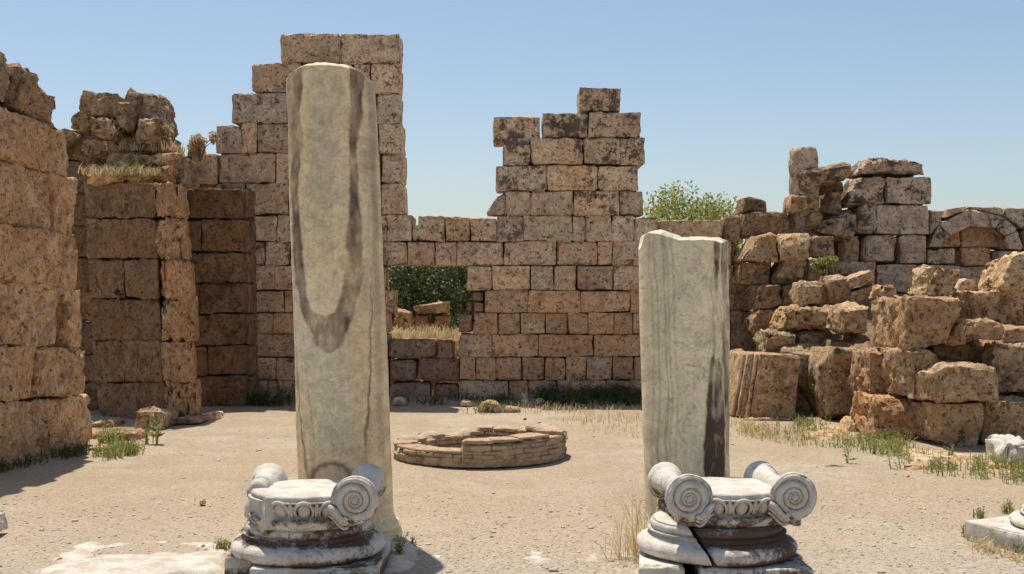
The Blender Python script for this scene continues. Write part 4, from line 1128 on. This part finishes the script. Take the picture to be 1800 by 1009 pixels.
def base_stain_shade(lo, seed, amt=1.0):  # brown stain plus painted shade under the torus and on the upper rings
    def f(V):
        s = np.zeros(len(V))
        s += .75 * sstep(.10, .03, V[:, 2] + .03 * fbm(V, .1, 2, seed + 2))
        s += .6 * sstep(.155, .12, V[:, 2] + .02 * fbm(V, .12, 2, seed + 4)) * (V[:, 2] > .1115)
        s += .62 * sstep(.196, .212, V[:, 2] + .02 * fbm(V, .08, 2, seed + 1))  # scotia and upper ring darkened, partly as painted shadow
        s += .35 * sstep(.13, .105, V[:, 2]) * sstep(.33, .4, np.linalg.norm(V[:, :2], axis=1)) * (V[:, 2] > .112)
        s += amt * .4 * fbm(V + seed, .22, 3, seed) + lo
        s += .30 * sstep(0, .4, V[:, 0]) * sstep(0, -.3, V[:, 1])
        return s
    return f

# left base: one piece, its plinth broken at the left
LB = np.array([-1.185, 6.96, 0.0])
lb = thing("column_pedestal", "round moulded marble base on a broken square plinth, beneath the capital with one front scroll", "column base", LB)
V, Fq = closed_torus(11); marble("torus", V, Fq, lb, lambda V: base_stain_shade(.05, 3)(V) - .34 * sstep(.244, .252, V[:, 2]) + .35 * sstep(.10, .5, fbm(V, .16, 3, 44)))
V, Fq = plinth_mesh(.70, .86, .118, 12); marble("plinth", V + np.array([.10, .0, -.008]), Fq, lb, base_stain_shade(.12, 4))
V, Fq = rock(.16, .34, .11, .03, .02, .014, 13, 3, None, (8, .03, .3)); marble("plinth", V + np.array([-.365, .03, .052]), Fq, lb, base_stain_shade(-.1, 5))
# right base: split in two by a crack
RB = np.array([1.205, 6.96, 0.0])
rb = thing("column_pedestal", "cracked marble base with a pale left chunk, beneath the capital with two front scrolls", "column base", RB)
V, Fq = closed_torus(21)
Vl, Fl = cut(V, Fq, (-.165, 0, .2), (1, .10, .55)); Vr, Fr = cut(V, Fq, (-.165, 0, .2), (-1, -.10, -.55))
def jag(V, s):
    k = np.exp(-((V[:, 0] + .165 + (V[:, 2] - .2) * .55) / .04) ** 2)
    V = V.copy(); V[:, 0] += .02 * k * fbm(V, .07, 2, s); return V
shift = np.array([-.035, -.02, .012])
Vl = Vl * np.array([1, 1, 1.0])
marble("torus", jag(Vr, 3), Fr, rb, base_stain_shade(.30, 6, 1.3))
marble("torus", jag(Vl, 4) + shift, Fl, rb, base_stain_shade(-.75, 7, .8))
V, Fq = plinth_mesh(.62, .90, .112, 22); marble("plinth", V + np.array([.135, 0, 0]), Fq, rb, base_stain_shade(.15, 8))
V, Fq = plinth_mesh(.245, .86, .116, 23); V[:, 0] += V[:, 1] * .10; marble("plinth", V + np.array([-.345, -.015, 0]), Fq, rb, base_stain_shade(-.55, 9))
# third base, at the right edge
TB = np.array([3.60, 7.55, 0.0])
tb = thing("column_pedestal", "white marble base with round disc on a square plinth, cut by the right picture edge", "column base", TB)
ang = .42
def rot(V, a):
    c, s = math.cos(a), math.sin(a); V = V.copy(); V[:, :2] = V[:, :2] @ np.array([[c, s], [-s, c]]); return V
V, Fq = plinth_mesh(.98, .98, .135, 31, .05); marble("plinth", rot(V, ang), Fq, tb, lambda V: base_stain_shade(-.5, 10)(V) )
V, Fq = closed_torus(32); V = V * np.array([1.02, 1.02, .62]) + np.array([.03, 0, .066]); marble("torus", V, Fq, tb, -.3)

def volute_mesh(R, mirror, turns=2.6):
    nr, nt = 46, 120
    rr = np.concatenate([[.001], np.linspace(.02, 1, nr)]) * R
    th = np.linspace(0, 2 * np.pi, nt, endpoint=False)
    Rg, Tg = np.meshgrid(rr, th, indexing='ij')
    ratio = math.log(1.80)
    sgn = -1 if mirror else 1
    rho = np.maximum(Rg / R, 1e-3)
    f = np.log(1 / rho) / ratio + sgn * (Tg + 1.2) / (2 * np.pi)
    fr = f - np.floor(f)
    inside = sstep(.0, .02, f - .62 - .0 * rho)
    gw = .085
    chan = np.clip(1 - np.minimum(fr, 1 - fr) / gw, 0, 1) ** .6
    bandh = np.sin(fr * np.pi) ** .7
    sc = rho ** .6
    keep = sstep(.97, .88, rho)
    h = (.024 * bandh - .020 * chan) * sc * keep + .012 * (1 - keep)
    chan = chan * keep
    h = h + .018 * (1 - (Rg / R) ** 2)
    eye = sstep(.13, .10, Rg / R)
    h = h * (1 - eye) + eye * (.024 + .014 * np.sqrt(np.clip(1 - (Rg / (.13 * R)) ** 2, 0, 1)))
    V = np.stack([Rg * np.cos(Tg), -h, Rg * np.sin(Tg)], -1).reshape(-1, 3)
    A = np.arange(len(rr) * nt).reshape(len(rr), nt); B = np.roll(A, -1, 1)
    Fq = np.stack([A[:-1], A[1:], B[1:], B[:-1]], -1).reshape(-1, 4)[:, ::-1]
    # rim turning back
    k = len(V); last = V[A[-1]]
    parts = [V]; Fs = [Fq]; prev = A[-1]
    for (sc_, dy) in ((1.012, .004), (1.014, .014), (.99, .024), (.95, .03)):
        ring = last * np.array([sc_, 0, sc_]); ring[:, 1] = dy
        ids = np.arange(k, k + nt); k += nt
        parts.append(ring); Fs.append(np.stack([prev, np.roll(prev, -1), np.roll(ids, -1), ids], -1)); prev = ids
    V = np.concatenate(parts)
    groove = np.concatenate([(chan * .62).ravel(), np.zeros(len(V) - nr * nt - nt)])  # spiral groove darkened, the crease's shade put into the colour
    return V, np.concatenate(Fs), groove

def capital(label, loc, yaw, left_front=True, seed=0):
    root = thing("marble_capital", label, "column capital", loc); root.rotation_euler = (0, 0, yaw)
    zc, xv, yf, Rv = .172, .298, .315, .132          # volute centre above the capital's foot
    # body: flared flange, dark neck, egg band, disc on top
    prof = resample([(.001, 0), (.30, 0), (.325, .004), (.345, .040), (.348, .058), (.318, .064), (.300, .070), (.292, .078), (.290, .100), (.298, .130), (.318, .150), (.345, .152), (.348, .160), (.326, .162),
                     (.325, .166), (.332, .178), (.322, .190), (.30, .193), (.001, .196)], .018)
    V, Fq = lathe(prof, 132, .006, .11, seed)
    def st(V):
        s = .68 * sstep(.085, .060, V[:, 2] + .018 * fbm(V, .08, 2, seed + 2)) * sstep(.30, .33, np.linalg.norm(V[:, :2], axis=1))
        s += .75 * sstep(.306, .290, np.linalg.norm(V[:, :2], axis=1)) * (V[:, 2] > .072) * (V[:, 2] < .152)  # painted shade in the recess behind the eggs
        s -= .45 * sstep(.002, -.01, V[:, 2] - .05) * sstep(-.05, .25, fbm(V + 3, .17, 2, seed + 4)) 
        return s - .06 + .22 * fbm(V, .2, 2, seed + 5) - .25 * (V[:, 2] > .17)
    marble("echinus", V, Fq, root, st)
    # eggs, their shells and the darts between
    n = 15
    for i in range(n):
        a = -math.pi / 2 + 2 * math.pi * i / n + (.0 if left_front else .06)
        if abs(math.cos(a)) > .80 or (not left_front and math.cos(a) < -.5): continue
        for kind in (0, 1):
            aa = a + kind * math.pi / n
            if kind and (abs(math.cos(aa)) > .80 or (not left_front and math.cos(aa) < -.45)): continue
            rad = np.array([math.cos(aa), math.sin(aa), 0]); tan = np.array([-math.sin(aa), math.cos(aa), 0]); up = np.array([0, 0, 1.0])
            lean = np.array([rad[0] * .55, rad[1] * .55, 1.0]); lean /= np.linalg.norm(lean)
            if kind == 0:
                u, v = np.meshgrid(np.linspace(0, 2 * np.pi, 20, endpoint=False), np.linspace(0.02, np.pi - .02, 14), indexing='ij')
                tap = 1 - .18 * -np.cos(v)
                E = (np.sin(v) * np.cos(u) * .034 * tap)[..., None] * tan + (np.sin(v) * np.sin(u) * .036)[..., None] * rad + (np.cos(v) * .052)[..., None] * lean
                cen = rad * .308 + up * .108
                A = np.arange(20 * 14).reshape(20, 14); B = np.roll(A, -1, 0)
                F1 = np.stack([A[:, :-1], A[:, 1:], B[:, 1:], B[:, :-1]], -1).reshape(-1, 4)
                marble("egg", E.reshape(-1, 3) + cen, F1, root, lambda V: -.22 + .3 * fbm(V, .05, 2, seed + i))
                t = np.linspace(-.55 * np.pi, 1.55 * np.pi, 26); t = np.linspace(math.radians(-62), math.radians(242), 26)
                path = cen + np.outer(np.cos(t) * .051, tan) + np.outer(np.sin(t) * .060, lean) + np.outer(.014 - .012 * np.clip(-np.sin(t), 0, 1), rad)
                V1, F1 = tube(path, .0105 * (.6 + .4 * np.clip(np.sin(np.linspace(.2, np.pi - .2, 26)), 0, 1)), 7)
                marble("shell", V1, F1, root, .02)
            else:
                path = [rad * .346 + up * .163, rad * .347 + up * .140, rad * .335 + up * .115, rad * .318 + up * .085, rad * .312 + up * .075]
                V1, F1 = tube(path, [.004, .012, .011, .008, .003], 5)
                V2, F2 = tube([p + tan * .015 for p in path[1:4]], [.004, .006, .003], 5); V3, F3 = tube([p - tan * .015 for p in path[1:4]], [.004, .006, .003], 5)
                V1, F1 = merge([(V1, F1), (V2, F2), (V3, F3)])
                marble("dart", V1, F1, root, .05)
    # scrolls
    for side in (-1, 1):
        front_ok = left_front or side > 0
        y0, y1 = (-yf if front_ok else -.02), yf
        t = np.linspace(0, 1, 44)
        yy_ = lerp(y0, y1, t); q = np.abs(yy_) / yf
        Rr = Rv * (.42 + (.58 - .16 * (yy_ > 0)) * np.clip(q, 0, 1) ** 2.4)
        for c0 in (-.075, -.025, .025, .075): Rr = Rr + .015 * np.exp(-((yy_ - c0) / .012) ** 2) - .006 * np.exp(-((yy_ - c0 - .027) / .012) ** 2)
        pr = [(.001, y0)] + list(zip(Rr, yy_)) + [(.001, y1)]
        if not front_ok: pr = [(.001, y0 - .02), (Rr[0] * .6, y0 - .012)] + list(zip(Rr, yy_)) + [(.001, y1)]
        V, Fq = lathe(pr, 72, .006 if front_ok else .012, .09, seed + 30 + side)
        V = np.stack([V[:, 0] + side * xv, V[:, 2], V[:, 1] + zc], 1)      # lathe axis -> y
        Fq = Fq[:, ::-1]
        def stb(V, side=side):
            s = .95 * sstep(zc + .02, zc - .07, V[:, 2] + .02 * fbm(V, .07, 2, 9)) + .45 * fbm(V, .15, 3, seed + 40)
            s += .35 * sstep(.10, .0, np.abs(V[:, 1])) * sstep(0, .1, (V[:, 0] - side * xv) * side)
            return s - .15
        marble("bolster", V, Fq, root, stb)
        for fb in (-1, 1):
            if fb < 0 and not front_ok: continue
            V, Fq, gr = volute_mesh(Rv, (side < 0) if fb < 0 else (side > 0))
            rr_ = np.hypot(V[:, 0], V[:, 2]) / Rv; cs_ = V + np.array([seed * 1.3, side * 4.0, fb * 2.0])
            V = V * (1 - (sstep(.7, 1, rr_) * (.035 * np.clip(fbm(cs_, .07, 3, seed + 51) + .1, 0, 1) + .012 * fbm(cs_, .03, 2, seed + 52)))[:, None] * np.array([1, 0, 1]))
            V = V + (.006 * fbm(V + seed + side, .05, 3, seed + 50) + .012 * sstep(.1, .5, fbm(cs_, .09, 2, seed + 53)) * sstep(.55, .9, rr_))[:, None] * np.array([0, 1, 0])
            if fb > 0: V = V * np.array([.78, -1, .78]); Fq = Fq[:, ::-1]
            g = gr
            Vp = V + np.array([side * xv, fb * (yf - .006), zc])
            lower_dark = .55 * sstep(-.02, -.10, V[:, 2] + V[:, 0] * side * .5) * sstep(.06, .12, np.hypot(V[:, 0], V[:, 2]))  # darker towards the scroll's lower inner rim
            stv = g * .8 + lower_dark + .22 * fbm(Vp, .11, 3, seed + 60) - .10
            me = mesh_from("volute", V, Fq, M['marble']); set_stain_shade(me, stv)
            link("volute", me, root, (side * xv, fb * (yf - .006), zc))
            # palmette tendril filling the corner beside the scroll
            if fb < 0:
                for kk, (l, w0) in enumerate(((.17, .017), (.13, .013), (.10, .010))):
                    tt = np.linspace(0, 1, 14)
                    px_ = side * (xv - .145 + .11 * tt); pz_ = .138 - .028 * kk - .055 * np.sin(tt * 1.9) + .012 * np.sin(tt * 6)
                    py_ = -.325 - .02 * tt + .012 * kk
                    V1, F1 = tube(np.stack([px_, py_, pz_], 1), w0 * (.55 + .45 * np.sin(np.linspace(.4, 2.6, 14))), 8)
                    V1 = V1 + (.006 * fbm(V1, .04, 2, 70 + kk))[:, None]
                    marble("palmette", V1, F1, root, lambda V: .15 + .3 * fbm(V, .08, 2, 33))
    # squared stone under each scroll pair
    for side in (-1, 1):
        if not left_front and side < 0:
            V, Fq = rock(.20, .44, .20, .024, .03, .024, seed + 80, 3.0, None, (12, .03, .35))
            V = rot(V, .35) + np.array([-.235, -.10, .092])
            marble("broken_corner", V, Fq, root, lambda V: -.35 + .5 * sstep(.03, .0, V[:, 2]))
            continue
        if not left_front: continue
        V, Fq = rock(.20, .58, .060, .03, .014, .008, seed + 90 + side, 2.0)
        V = V + np.array([side * .245, 0, .035])
        marble("flange", V, Fq, root, lambda V: .72 + .3 * fbm(V, .15, 2, seed + 7))
    return root
capital("white marble capital with one front scroll and the other front corner broken off", (-1.165, 6.90, .302), .0, False, 100)
capital("white marble capital with two front scrolls, resting on the cracked base", (1.255, 6.98, .304), .085, True, 200)
# ------------------------------------------------------------------ plants
def foliage(centers, radii, n, size, seed, flat=.6, wide=.45):
    """leaf quads scattered in clumps"""
    g = np.random.default_rng(seed)
    centers = np.array(centers, float); radii = np.array(radii, float)
    pick = g.choice(len(centers), n, p=radii ** 2 / (radii ** 2).sum())
    dirs = g.normal(size=(n, 3)); dirs /= np.linalg.norm(dirs, axis=1, keepdims=True)
    rr = radii[pick] * (g.random(n) ** .45)
    P = centers[pick] + dirs * rr[:, None] * np.array([1, 1, flat + .25])
    ax = g.normal(size=(n, 3)) + dirs * .8; ax[:, 2] += .5; ax /= np.linalg.norm(ax, axis=1, keepdims=True)
    t = np.cross(ax, g.normal(size=(n, 3))); t /= np.linalg.norm(t, axis=1, keepdims=True)
    s = size * (.6 + .8 * g.random(n))[:, None]
    a, b = ax * s, t * s * wide * .5
    V = np.stack([P - a * .5, P + b, P + a * .5, P - b], 1).reshape(-1, 3)
    Fq = np.arange(4 * n).reshape(n, 4)
    return V, Fq

def tree(name, label, cat, base, H, W, D, mat, n, leaf, seed, clumps=26, low=.15, group=None):
    g = np.random.default_rng(seed)
    root = thing(name, label, cat, base, group)
    cs, rs, limbs = [], [], []
    for i in range(clumps):
        a = g.random() * 6.283; r = math.sqrt(g.random()); z = low + (1 - low) * g.random()
        k = math.sqrt(max(0.08, 1 - ((z - .45) / .58) ** 2))
        c = np.array([W * r * math.cos(a) * k, D * r * math.sin(a) * k, H * (low + (z - low) * .86)])
        cs.append(c); rs.append(H * (.09 + .08 * g.random()))
        if i < 12:
            mid = np.array([c[0] * .35, c[1] * .35, c[2] * .55])
            limbs.append(tube([(0, 0, H * .1), mid, c], [.05 * H / 3, .03 * H / 3, .008], 6))
    limbs.append(tube([(0, 0, -.1), (.03, .02, H * .2), (0, .03, H * .45)], [.11 * H / 3, .08 * H / 3, .04 * H / 3], 9))
    V, Fq = merge(limbs); link("trunk", mesh_from("trunk", V, Fq, M['bark']), root)
    V, Fq = foliage(cs, rs, n, leaf, seed + 1)
    tag(link("crown", mesh_from("crown", V, Fq, M[mat], False), root), kind='stuff')
    return root
def gpos(px, d, z=0.0): return np.array([(px - CX) / FPX * d, d, z])
tree("olive_tree", "olive green tree with spiky top above the low wall, beside the right hand tower", "tree", gpos(1188, 25), 3.95, .75, .8, 'leaf_olive', 5200, .085, 301, 30, .4)
tree("olive_tree", "olive green tree above the low wall, middle one with an even rounded top", "tree", gpos(1248, 25.3), 3.72, .6, .8, 'leaf_olive', 4200, .085, 311, 26, .4)
tree("olive_tree", "thin sparse olive tree above the low wall, beside the small stone on top of it", "tree", gpos(1293, 25.1), 3.55, .36, .5, 'leaf_olive', 1300, .08, 321, 12, .4)
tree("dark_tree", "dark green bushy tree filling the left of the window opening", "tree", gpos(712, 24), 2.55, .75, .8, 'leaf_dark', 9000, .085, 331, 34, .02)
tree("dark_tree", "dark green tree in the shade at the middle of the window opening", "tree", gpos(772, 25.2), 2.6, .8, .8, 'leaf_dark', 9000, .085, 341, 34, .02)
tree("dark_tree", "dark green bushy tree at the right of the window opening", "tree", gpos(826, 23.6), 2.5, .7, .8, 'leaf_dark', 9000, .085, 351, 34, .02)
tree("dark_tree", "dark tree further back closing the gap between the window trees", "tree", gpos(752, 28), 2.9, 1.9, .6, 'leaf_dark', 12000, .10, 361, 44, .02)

def blades(P, h, seed, width=.006, lean=.5, curve=.3, leafy=0, hvar=.5):
    """narrow upright blades at points P; leafy > 0 adds small side leaves"""
    g = np.random.default_rng(seed); n = len(P)
    hh = h * (1 - hvar + 2 * hvar * g.random(n))
    a = g.random(n) * 6.283
    l = np.stack([np.cos(a), np.sin(a), np.zeros(n)], 1) * (lean * hh * g.random(n))[:, None]
    w = np.stack([-np.sin(a + 1.2 * g.normal(size=n)), np.cos(a), np.zeros(n)], 1) * width
    up = np.array([0, 0, 1.0])
    p0 = P; p1 = P + l * .35 + up * (hh * .55)[:, None]; p2 = P + l * (1 + curve) + up * hh[:, None]
    V = np.stack([p0 - w, p0 + w, p1 + w * .8, p1 - w * .8, p2 + w * .12, p2 - w * .12], 1).reshape(-1, 3)
    i = np.arange(n)[:, None] * 6
    Fq = np.concatenate([i + np.array([0, 1, 2, 3]), i + np.array([3, 2, 4, 5])])
    if leafy:
        Vs, Fs = [V], [Fq]; k = len(V)
        for j in range(leafy):
            t = .2 + .8 * g.random(n)
            c = P + l * (t ** 2)[:, None] + up * (hh * t)[:, None]
            d = g.normal(size=(n, 3)); d[:, 2] = np.abs(d[:, 2]) * .7 + .2; d /= np.linalg.norm(d, axis=1, keepdims=True)
            s = (.35 * h * (1.15 - t * .6) * (.5 + g.random(n)))[:, None]
            q = np.cross(d, g.normal(size=(n, 3))); q /= np.linalg.norm(q, axis=1, keepdims=True)
            Vs.append(np.stack([c, c + d * s * .5 + q * s * .16, c + d * s, c + d * s * .5 - q * s * .16], 1).reshape(-1, 3))
            Fs.append(np.arange(4 * n).reshape(n, 4) + k); k += 4 * n
        V, Fq = np.concatenate(Vs), np.concatenate(Fs)
    return V, Fq

def patch(poly, n, seed, clump=0, spread=.05):
    """points on the ground inside a photo polygon"""
    g = np.random.default_rng(seed)
    P = np.array([on_ground(x, y)[:2] for x, y in poly]); a, b = P.min(0), P.max(0); out = []
    m = max(1, n // clump) if clump else n
    while len(out) < m:
        q = a + (b - a) * g.random(2); s = False
        for i in range(len(P)):
            u, v = P[i], P[(i + 1) % len(P)]
            if (u[1] > q[1]) != (v[1] > q[1]) and q[0] < (v[0] - u[0]) * (q[1] - u[1]) / (v[1] - u[1]) + u[0]: s = not s
        if s: out.append(q)
    out = np.array(out)
    if clump: out = np.repeat(out, clump, 0) + g.normal(size=(m * clump, 2)) * spread
    return np.concatenate([out, gz(out[:, 0], out[:, 1])[:, None] - .01], 1)

def plant(name, label, cat, V, Fq, mat, kind='stuff'):
    c = V.mean(0); c[2] = V[:, 2].min()
    o = link(name, mesh_from(name, V - c, Fq, M[mat], False), None, c)
    return tag(o, label, cat, None, kind)

# green weeds at the right
sets = []
for poly, n, cl, h, lf in [([(1290, 748), (1400, 752), (1520, 770), (1600, 778), (1590, 806), (1500, 800), (1400, 780), (1300, 765)], 620, 7, .085, 3),
                           ([(1500, 770), (1600, 776), (1590, 812), (1520, 800)], 190, 8, .12, 4), ([(1560, 800), (1760, 810), (1800, 838), (1700, 850), (1580, 826)], 210, 10, .11, 4),
                           ([(1740, 826), (1830, 826), (1830, 868), (1770, 850)], 170, 10, .12, 4), ([(1390, 735), (1450, 745), (1450, 765), (1390, 760)], 180, 9, .09, 3)]:
    sets.append(blades(patch(poly, n, 400 + n, cl, .045), h, 410 + n, .005, .55, .3, lf))
V, Fq = merge(sets); plant("green_weeds", "green weeds growing along the foot of the terrace wall", "weeds", V, Fq, 'weed')
sets = [blades(patch([(160, 800), (235, 788), (240, 800), (180, 812)], 260, 421, 12, .05), .11, 422, .006, .6, .3, 4),
        blades(patch([(180, 770), (215, 770), (215, 785), (180, 790)], 120, 423, 12, .05), .13, 424, .006, .6, .3, 4)]
V, Fq = merge(sets); plant("green_weeds", "green weeds among the low stones at the near pier's foot", "weeds", V, Fq, 'weed')
sets = [blades(patch([(0, 815), (150, 790), (155, 800), (0, 832)], 260, 431, 10, .05), .10, 432, .005, .8, .3, 3)]
V, Fq = merge(sets); plant("shade_weeds", "dark green weeds in the shadow under the near pier", "weeds", V, Fq, 'moss')
def upright_weed(label, px, py, h, seed, n=10, mat='weed', spread=.03):
    g = np.random.default_rng(seed); b = on_ground(px, py)
    P = b + np.concatenate([g.normal(size=(n, 2)) * spread, np.zeros((n, 1))], 1)
    V, Fq = blades(P, h, seed + 1, .006, .35, .2, 7, .35); plant("weed", label, "weed", V, Fq, mat, 'thing')
upright_weed("tall thin green weed before the square pale topped block, right stem of two", 273, 782, .30, 441, 5, spread=.015)
upright_weed("shorter green weed before the square pale topped block, left stem of two", 257, 782, .20, 443, 5, spread=.012)
upright_weed("green weed bush at the left side of the half round stone", 845, 726, .14, 445, 26, spread=.12)
upright_weed("small green weed at the right side of the half round stone", 886, 724, .12, 447, 10, spread=.05)
upright_weed("small green tuft on gravel left of the left base", 392, 966, .06, 449, 22, spread=.025)
upright_weed("dark green sprig in the shadow of the tall column's foot", 702, 978, .12, 451, 8, spread=.012)
upright_weed("tiny pale sprig beyond the tall column's shadow", 727, 958, .06, 453, 6, spread=.012)
upright_weed("green tuft at the near corner of the white plinth at the right edge", 1704, 944, .08, 455, 16, spread=.02)
upright_weed("green tuft behind the white plinth at the right edge", 1722, 912, .07, 457, 16, spread=.025)
upright_weed("green weed at the edge of the round white disc on the right", 1772, 905, .09, 459, 12, spread=.02)
upright_weed("short dry stalk standing alone on the sand right of the capital with two scrolls", 1489, 816, .20, 461, 4, 'weed', .006)
upright_weed("green weed tuft on the ground under the white plinth's right end", 1788, 972, .07, 463, 20, spread=.04)
# wall foot greenery and dry grass
sets = [blades(patch([(940, 700), (1130, 697), (1130, 714), (960, 714)], 1500, 471, 10, .06), .17, 472, .006, .9, .4, 3),
        blades(patch([(440, 708), (512, 708), (512, 714), (440, 714)], 240, 473, 10, .06), .15, 474, .006, .9, .4, 3),
        blades(patch([(680, 708), (905, 707), (905, 713), (680, 713)], 260, 475, 10, .06), .10, 476, .006, .9, .4, 3)]
V, Fq = merge(sets); plant("wall_foot_weeds", "dark green weeds along the shaded foot of the back wall", "weeds", V, Fq, 'moss')
sets = [blades(patch([(960, 722), (1125, 712), (1130, 768), (1050, 764), (990, 740)], 560, 481, 7, .10), .07, 482, .0045, .9, .4),
        blades(patch([(1285, 745), (1330, 750), (1420, 790), (1300, 770)], 500, 483, 9, .07), .10, 484, .0045, .9, .4),
        blades(patch([(920, 718), (1020, 714), (1020, 726), (930, 730)], 160, 485, 7, .08), .10, 486, .0045, .6, .4)]
V, Fq = merge(sets); plant("dry_grass", "dry yellow grass in the yard between the well and the back wall", "grass", V, Fq, 'straw')
V, Fq = blades(patch([(1095, 975), (1140, 965), (1150, 985), (1110, 990)], 170, 491, 24, .05), .30, 492, .003, .9, .5)
plant("dry_tuft", "dry straw tuft at the left corner of the cracked base", "grass tuft", V, Fq, 'straw', 'thing')
V, Fq = blades(patch([(1700, 955), (1800, 985), (1800, 995), (1720, 970)], 160, 493, 10, .03), .06, 494, .004, .9, .5)
plant("dry_grass", "short dry grass along the white plinth at the right edge", "grass", V, Fq, 'straw')
# grass on ledges: points in a box
def ledge(cx, y, w, dep, z, n, seed):
    g = np.random.default_rng(seed)
    return np.stack([cx + w * (g.random(n) - .5), y + dep * g.random(n), z + .03 * g.random(n)], 1)
def pz(py, d): return CAM_H + (CY - py) / FPX * d
p = gpos(218, 15.3)
sets = [blades(ledge(p[0], 15.0, 1.0, .6, pz(312, 15.2) + .02, 420, 501), .09, 502, .006, 1.1, .5), blades(ledge(p[0] + .15, 15.45, 1.0, .5, pz(266, 15.6), 260, 503), .09, 504, .006, 1.1, .5)]
V, Fq = merge(sets); plant("dry_grass", "dry litter and straw on the ledges of the broad buttress", "grass", V, Fq, 'straw_dark')
V, Fq = blades(ledge(p[0] + .05, 15.1, .35, .3, pz(312, 15.2), 60, 505), .13, 506, .006, .8, .4, 4)
plant("weed", "pale green weed on the ledge of the broad buttress", "weed", V, Fq, 'weed', 'thing')
p = gpos(745, 19)
sets = [blades(ledge(p[0], 18.6, 1.5, 1.0, pz(596, 19) , 800, 507), .15, 508, .006, .6, .5)]
V, Fq = merge(sets); plant("dry_grass", "tall dry grass glowing behind the blocked window", "grass", V, Fq, 'straw')
def bush(label, px, d, z, h, w, n, mat, seed, leaf=.05, twig=True, name="shrub"):
    g = np.random.default_rng(seed); b = gpos(px, d, z)
    root = thing(name, label, "shrub", b); cs = [(g.normal() * w * .45, g.normal() * w * .35, h * (.3 + .65 * g.random())) for _ in range(9)]
    V, Fq = merge([tube([(0, 0, -.05), (c[0] * .4, c[1] * .4, c[2] * .6), c], [.010, .007, .002], 5) for c in cs])
    link("stem", mesh_from("stem", V, Fq, M['bark']), root)
    V, Fq = foliage(cs, [h * .22] * 9, n, leaf, seed + 1)
    tag(link("leaves", mesh_from("leaves", V, Fq, M[mat], False), root), kind='stuff')
bush("dry grey green shrub on the wall top left of the tall column", 352, 17.4, pz(278, 17.4), .36, .22, 900, 'straw_dark', 511, .05)
bush("wispy dry shrub hanging at the right of the buttress boulders", 292, 15.9, pz(262, 15.9), .34, .12, 260, 'straw_dark', 513, .05)
bush("small yellow green bush growing among the tumbled blocks", 1456, 16.9, pz(496, 16.9), .34, .16, 420, 'weed', 515, .06)
bush("dark tangle of leaves in the shaded gap beside the dark wall block", 334, 17.1, pz(322, 17.1), .36, .1, 500, 'leaf_dark', 517, .05)
bush("small green plant rooted in the buttress face", 208, 15.22, pz(522, 15.22), .09, .06, 90, 'leaf_dark', 519, .045)
bush("green plant at the foot of the broad buttress corner", 312, 14.85, .0, .16, .14, 350, 'leaf_dark', 521, .05)

# rubble earth behind the window, supporting the stones there
sheet("rubble_bank", np.linspace(-2.6, .2, 40), np.linspace(18.5, 23, 40), lambda X, Y: (.96 * sstep(18.5, 18.9, Y) * sstep(23, 21.5, Y) * sstep(-2.6, -2.2, X) * sstep(.2, -.2, X) - .05
      + .05 * fbm(np.stack([X, Y, 0 * X], -1).reshape(-1, 3), .4, 2, 6).reshape(X.shape)), M['earth'])

# twig and gravel
tw = on_ground(1465, 823)
V, Fq = tube([tw + np.array([-.09, 0, .012]), tw + np.array([0, .015, .02]), tw + np.array([.11, -.01, .012])], [.008, .012, .006], 6)
plant("twig", "reddish brown twig lying on the sand right of the capital with two scrolls", "twig", V, Fq, 'bark', 'thing')

def pebbles(n, seed, xr, yr, size, name, label, power=1.0):
    g = np.random.default_rng(seed)
    x = xr[0] + (xr[1] - xr[0]) * g.random(n); y = yr[0] + (yr[1] - yr[0]) * g.random(n) ** power
    keep = np.abs(x) < y * .46; x, y = x[keep], y[keep]; n = len(x)
    s = size * np.exp(g.normal(size=n) * .45)
    O = np.array([(1, 0, 0), (-1, 0, 0), (0, 1, 0), (0, -1, 0), (0, 0, 1), (0, 0, -1)], float)
    T = np.array([(0, 2, 4), (2, 1, 4), (1, 3, 4), (3, 0, 4), (2, 0, 5), (1, 2, 5), (3, 1, 5), (0, 3, 5)])
    sc = s[:, None, None] * (.6 + .8 * g.random((n, 1, 3))) * np.array([1, 1, .6])
    V = O[None] * sc * (.75 + .5 * g.random((n, 6, 1)))
    a = g.random(n) * 6.283; c, si = np.cos(a), np.sin(a)
    V = np.stack([V[..., 0] * c[:, None] - V[..., 1] * si[:, None], V[..., 0] * si[:, None] + V[..., 1] * c[:, None], V[..., 2]], -1)
    V = V + np.stack([x, y, gz(x, y) + s * .15], 1)[:, None]
    Fq = (T[None] + (np.arange(n) * 6)[:, None, None]).reshape(-1, 3)
    o = link(name, mesh_from(name, V.reshape(-1, 3), Fq, M['gravel'], False)); tag(o, label, "gravel", None, 'stuff')
pebbles(17000, 601, (-4, 4), (6.0, 9.6), .0050, "gravel", "grey and tan gravel in the foreground between the bases", 2.6)
pebbles(170, 605, (-5, 5), (6.3, 15), .011, "small_stones", "small stones scattered here and there over the yard")
pebbles(4500, 603, (-5, 5), (7.6, 13.5), .0036, "loose_gravel", "fine loose gravel scattered over the sandy yard")
